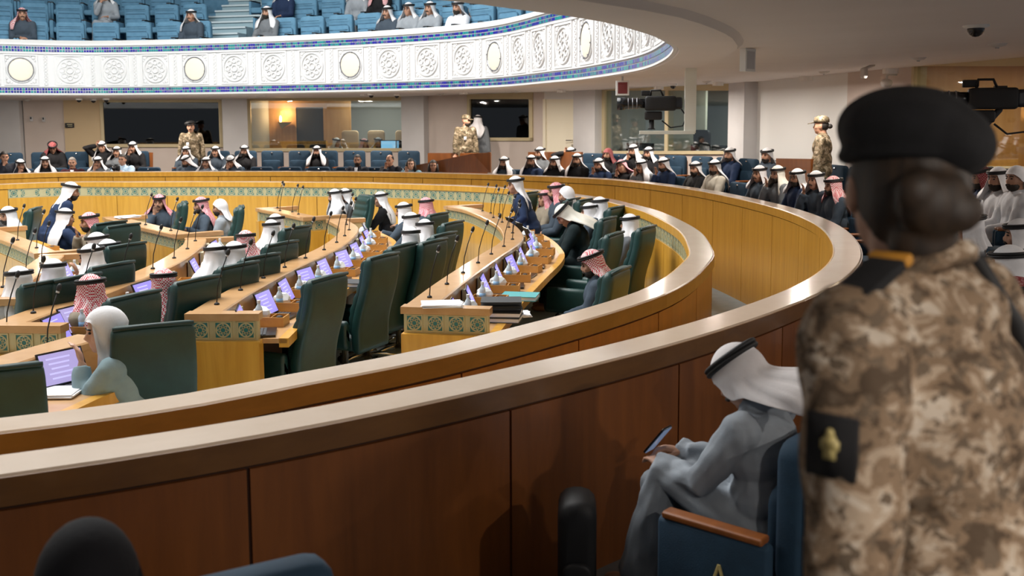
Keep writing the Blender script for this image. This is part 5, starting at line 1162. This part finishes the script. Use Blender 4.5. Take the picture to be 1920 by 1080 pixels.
# --- neighbours along our own row
o = empty('black_form', tuple(atd(1082, 1000, 3.75)*np.array([1, 1, 0])+np.array([0, 0, ZG])), viewrz(1082, 0), 'black rounded form standing against the parapet beside the grey knee', 'bag'); MB().rbox((0, 0, .29), (.15, .22, .58), .06).obj('body', 'black', o, True); MB().rbox((0, -.12, .22), (.11, .04, .26), .04).obj('front_lobe', 'black', o, True)  # plain rounded black body beside the knee, its identity left open
q = at(425, 1080, ZG+1.0); a_ = math.atan2(HC-q[1], -q[0])-math.pi/2; seat_under((q[0]-math.sin(a_)*.24, q[1]+math.cos(a_)*.24, ZG), a_, 'seat whose blue top just shows at the bottom edge')
hp = P_(arms='lap', lean=.08, pitch=.15); S_ = skeleton(hp); top = S_['head']+S_['Hm'] @ Vector((0, 0, HT)); q = at(160, 985, ZG+top.z); rzh = viewrz(160, -5)
o = person(q, rzh, 'black veiled head seen from behind at the lower left corner', hp, 'hijab_black', None, ('eyes',), 'skin_light', False, ('hijab', 'hijab_black'), 'robe', .013, ZG); seat_under(tuple(Vector(o.location)+RZ(rzh) @ Vector((0, -.04, 0))), rzh, 'seat under the black veiled woman at the lower left')
# --- visitors on the right, close to us
for x, y, lab, pose, robe, sc_ in [(1912, 412, 'man in white robe bending forward at the right edge, knees forward', P_(arms='clasp', lean=.25), 'robe_white', ('drape', W)), (1893, 462, 'white headscarf with two black rings low at the right edge', P_(arms='lap', lean=.1), 'robe_white', ('long', W)), (1818, 398, 'man in white robe half hidden behind the beret woman', P_(arms='lap', lean=.1), 'robe_white', ('drape', W)), (1905, 522, 'dark red checked headscarf lowest at the right edge', P_(arms='lap'), 'robe_grey', ('drape', 'scarf_darkred'))]:
    S_ = skeleton(pose); top = S_['head']+S_['Hm'] @ Vector((0, 0, HT)); q = at(x, y, ZG+top.z); rr = math.atan2(HC-q[1], -q[0])-math.pi/2
    person(q, rr, lab, pose, robe, sc_, ('eyes', 'mustache'), 'skin', True, vox=.016, floor=ZG)
# --- woman soldier
pz = P_(stand=True, arms='down', yaw=-.68, lean=.2); b_, S_ = build_body(pz, True); bm = remesh(b_, 'person_body', .007, 2)
rb = MB(); hip, d, X, F = S_['hip'], S_['dirv'], S_['X'], S_['F']; R = Matrix((X, F, d)).transposed()
for h_, w_, t_, L_ in [(-.06, .185, .145, .15), (.10, .165, .13, .18), (.30, .182, .132, .19), (.43, .184, .108, .088)]: rb.ell(hip+d*h_, (w_, t_, L_), 22, 14, R)
rb.tube([S_['neck']-d*.05, S_['neck']+d*.025], [.088, .070], 16); rb.tube([S_['neck']-X*.17-d*.055, S_['neck'], S_['neck']+X*.17-d*.055], [.062, .072, .062], 14)
for s in (1, -1):
    a, e, h, dr = S_['A'][s]; rb.ell(a, (.074, .076, .076), 14, 10); rb.tube([a, a.lerp(e, .5), e, e.lerp(h, .5), h], [.076, .071, .062, .054, .047], 16); hj = hip+X*(.09*s); rb.tube([hj, hj+Vector((0, .02, -.42)), hj+Vector((0, -.01, -.78))], [.115, .09, .075], 14)
rm = remesh(rb, 'uniform', .008, 4, .005)
rzw = viewrz(1720, 62); topw = S_['head']+S_['Hm'] @ Vector((0, 0, .148)); wl_ = Vector(atd(1700, 160, 1.6))-RZ(rzw) @ topw
wom = bpy.data.objects.new('person', bm); C.objects.link(wom); wom.location = wl_; wom.rotation_euler = (0, 0, rzw); setmat(wom, 'skin'); tag(wom, 'woman soldier in desert camouflage and black beret with her back to us', 'person')
attach('uniform', rm, 'camo_near', wom); H, c = S_['Hm'], S_['head']
b = MB(); b.ell((.0, -.008, .080), (.098, .120, .068), 28, 16, RY(.08)); b.ell((.030, -.03, .070), (.082, .105, .058), 24, 14, RY(.35)); b.torus((0, -.006, .045), .086, .012, 34, 8, RX(-.10), sy=1.2); attach('beret', remesh(b, 'beret', .006, 6, .002), 'beret_black', wom, H, c)
b = MB(); b.ell((0, -.022, .0), (.084, .098, .108), 24, 16); b.v = [(x, min(y, .045-.9*max(0, .03-z)), z) for x, y, z in b.v]; b.ell((.0, -.112, -.020), (.052, .034, .046), 18, 12); b.ell((.0, -.085, -.075), (.050, .034, .050), 14, 10); b.ell((-.03, -.125, .0), (.03, .022, .03), 12, 8); b.ell((.03, -.125, -.03), (.032, .022, .03), 12, 8)
attach('hair', remesh(b, 'hair', .006, 3, .003), 'hair_brown', wom, H, c)
# collar, shoulder board, sleeve patch, strap (all on the uniform)
def surf(p0, dirn): return p0
nk, dv = S_['neck'], S_['dirv']; b = MB(); b.torus(nk+dv*.018, .070, .020, 30, 8, R @ RX(-.25), sy=1.1); attach('collar', simple(b, 'collar'), 'camo_near', wom)
shl = S_['A'][-1][0]; b = MB(); b.rbox(shl+Vector((.030, -.005, .078)), (.12, .055, .016), .006, RY(-.38)); attach('shoulder_board', simple(b, 'shoulder_board'), 'beret_black', wom)
b = MB(); b.rbox(shl+Vector((.078, -.005, .100)), (.02, .06, .016), .005, RY(-.38)); attach('braid', simple(b, 'braid'), 'orange_braid', wom)
a, e, h, dr = S_['A'][-1]; m_ = a.lerp(e, .45); out = (Vector((-1, -.18, 0))).normalized(); ang = math.atan2(out.y, out.x)-math.pi/2; Rp = RZ(ang); pc = m_+out*.074
b = MB(); b.box(pc, (.066, .012, .082), Rp); pt = attach('sleeve_patch', simple(b, 'sleeve_patch'), 'beret_black', wom)
b = MB(); b.box(pc+out*.008, (.016, .004, .030), Rp); b.box(pc+out*.008+Vector((0, 0, .004)), (.024, .004, .012), Rp); b.ell(pc+out*.008+Vector((0, 0, .019)), (.006, .004, .007), 8, 6, Rp); attach('emblem', simple(b, 'emblem'), 'gold_mark', pt)
from mathutils.bvhtree import BVHTree
bv = BVHTree.FromPolygons([v.co[:] for v in rm.vertices], [p.vertices[:] for p in rm.polygons])
def on(p, di, lift=.006):
    h = bv.ray_cast(Vector(p)-di*.6, di, 1.2); return (h[0]+h[1]*lift) if h[0] is not None else Vector(p)
bk = F*1.0; dn = -d
pts = [on(nk+X*.07-F*.01, dn), on(nk+X*.09-F*.05, dn)]+[on(hip+X*x_+d*z_, bk) for x_, z_ in [(.10, .42), (.115, .36), (.12, .28), (.115, .2), (.10, .1), (.08, .02)]]
b = MB(); b.tube(pts, [(.005, .013)]*len(pts), 8); attach('strap', simple(b, 'strap'), 'black', wom)
b = MB(); b.torus(hip+d*.06, .172, .012, 34, 6, R, sy=.78); attach('jacket_seam', simple(b, 'jacket_seam'), 'camo_near', wom)
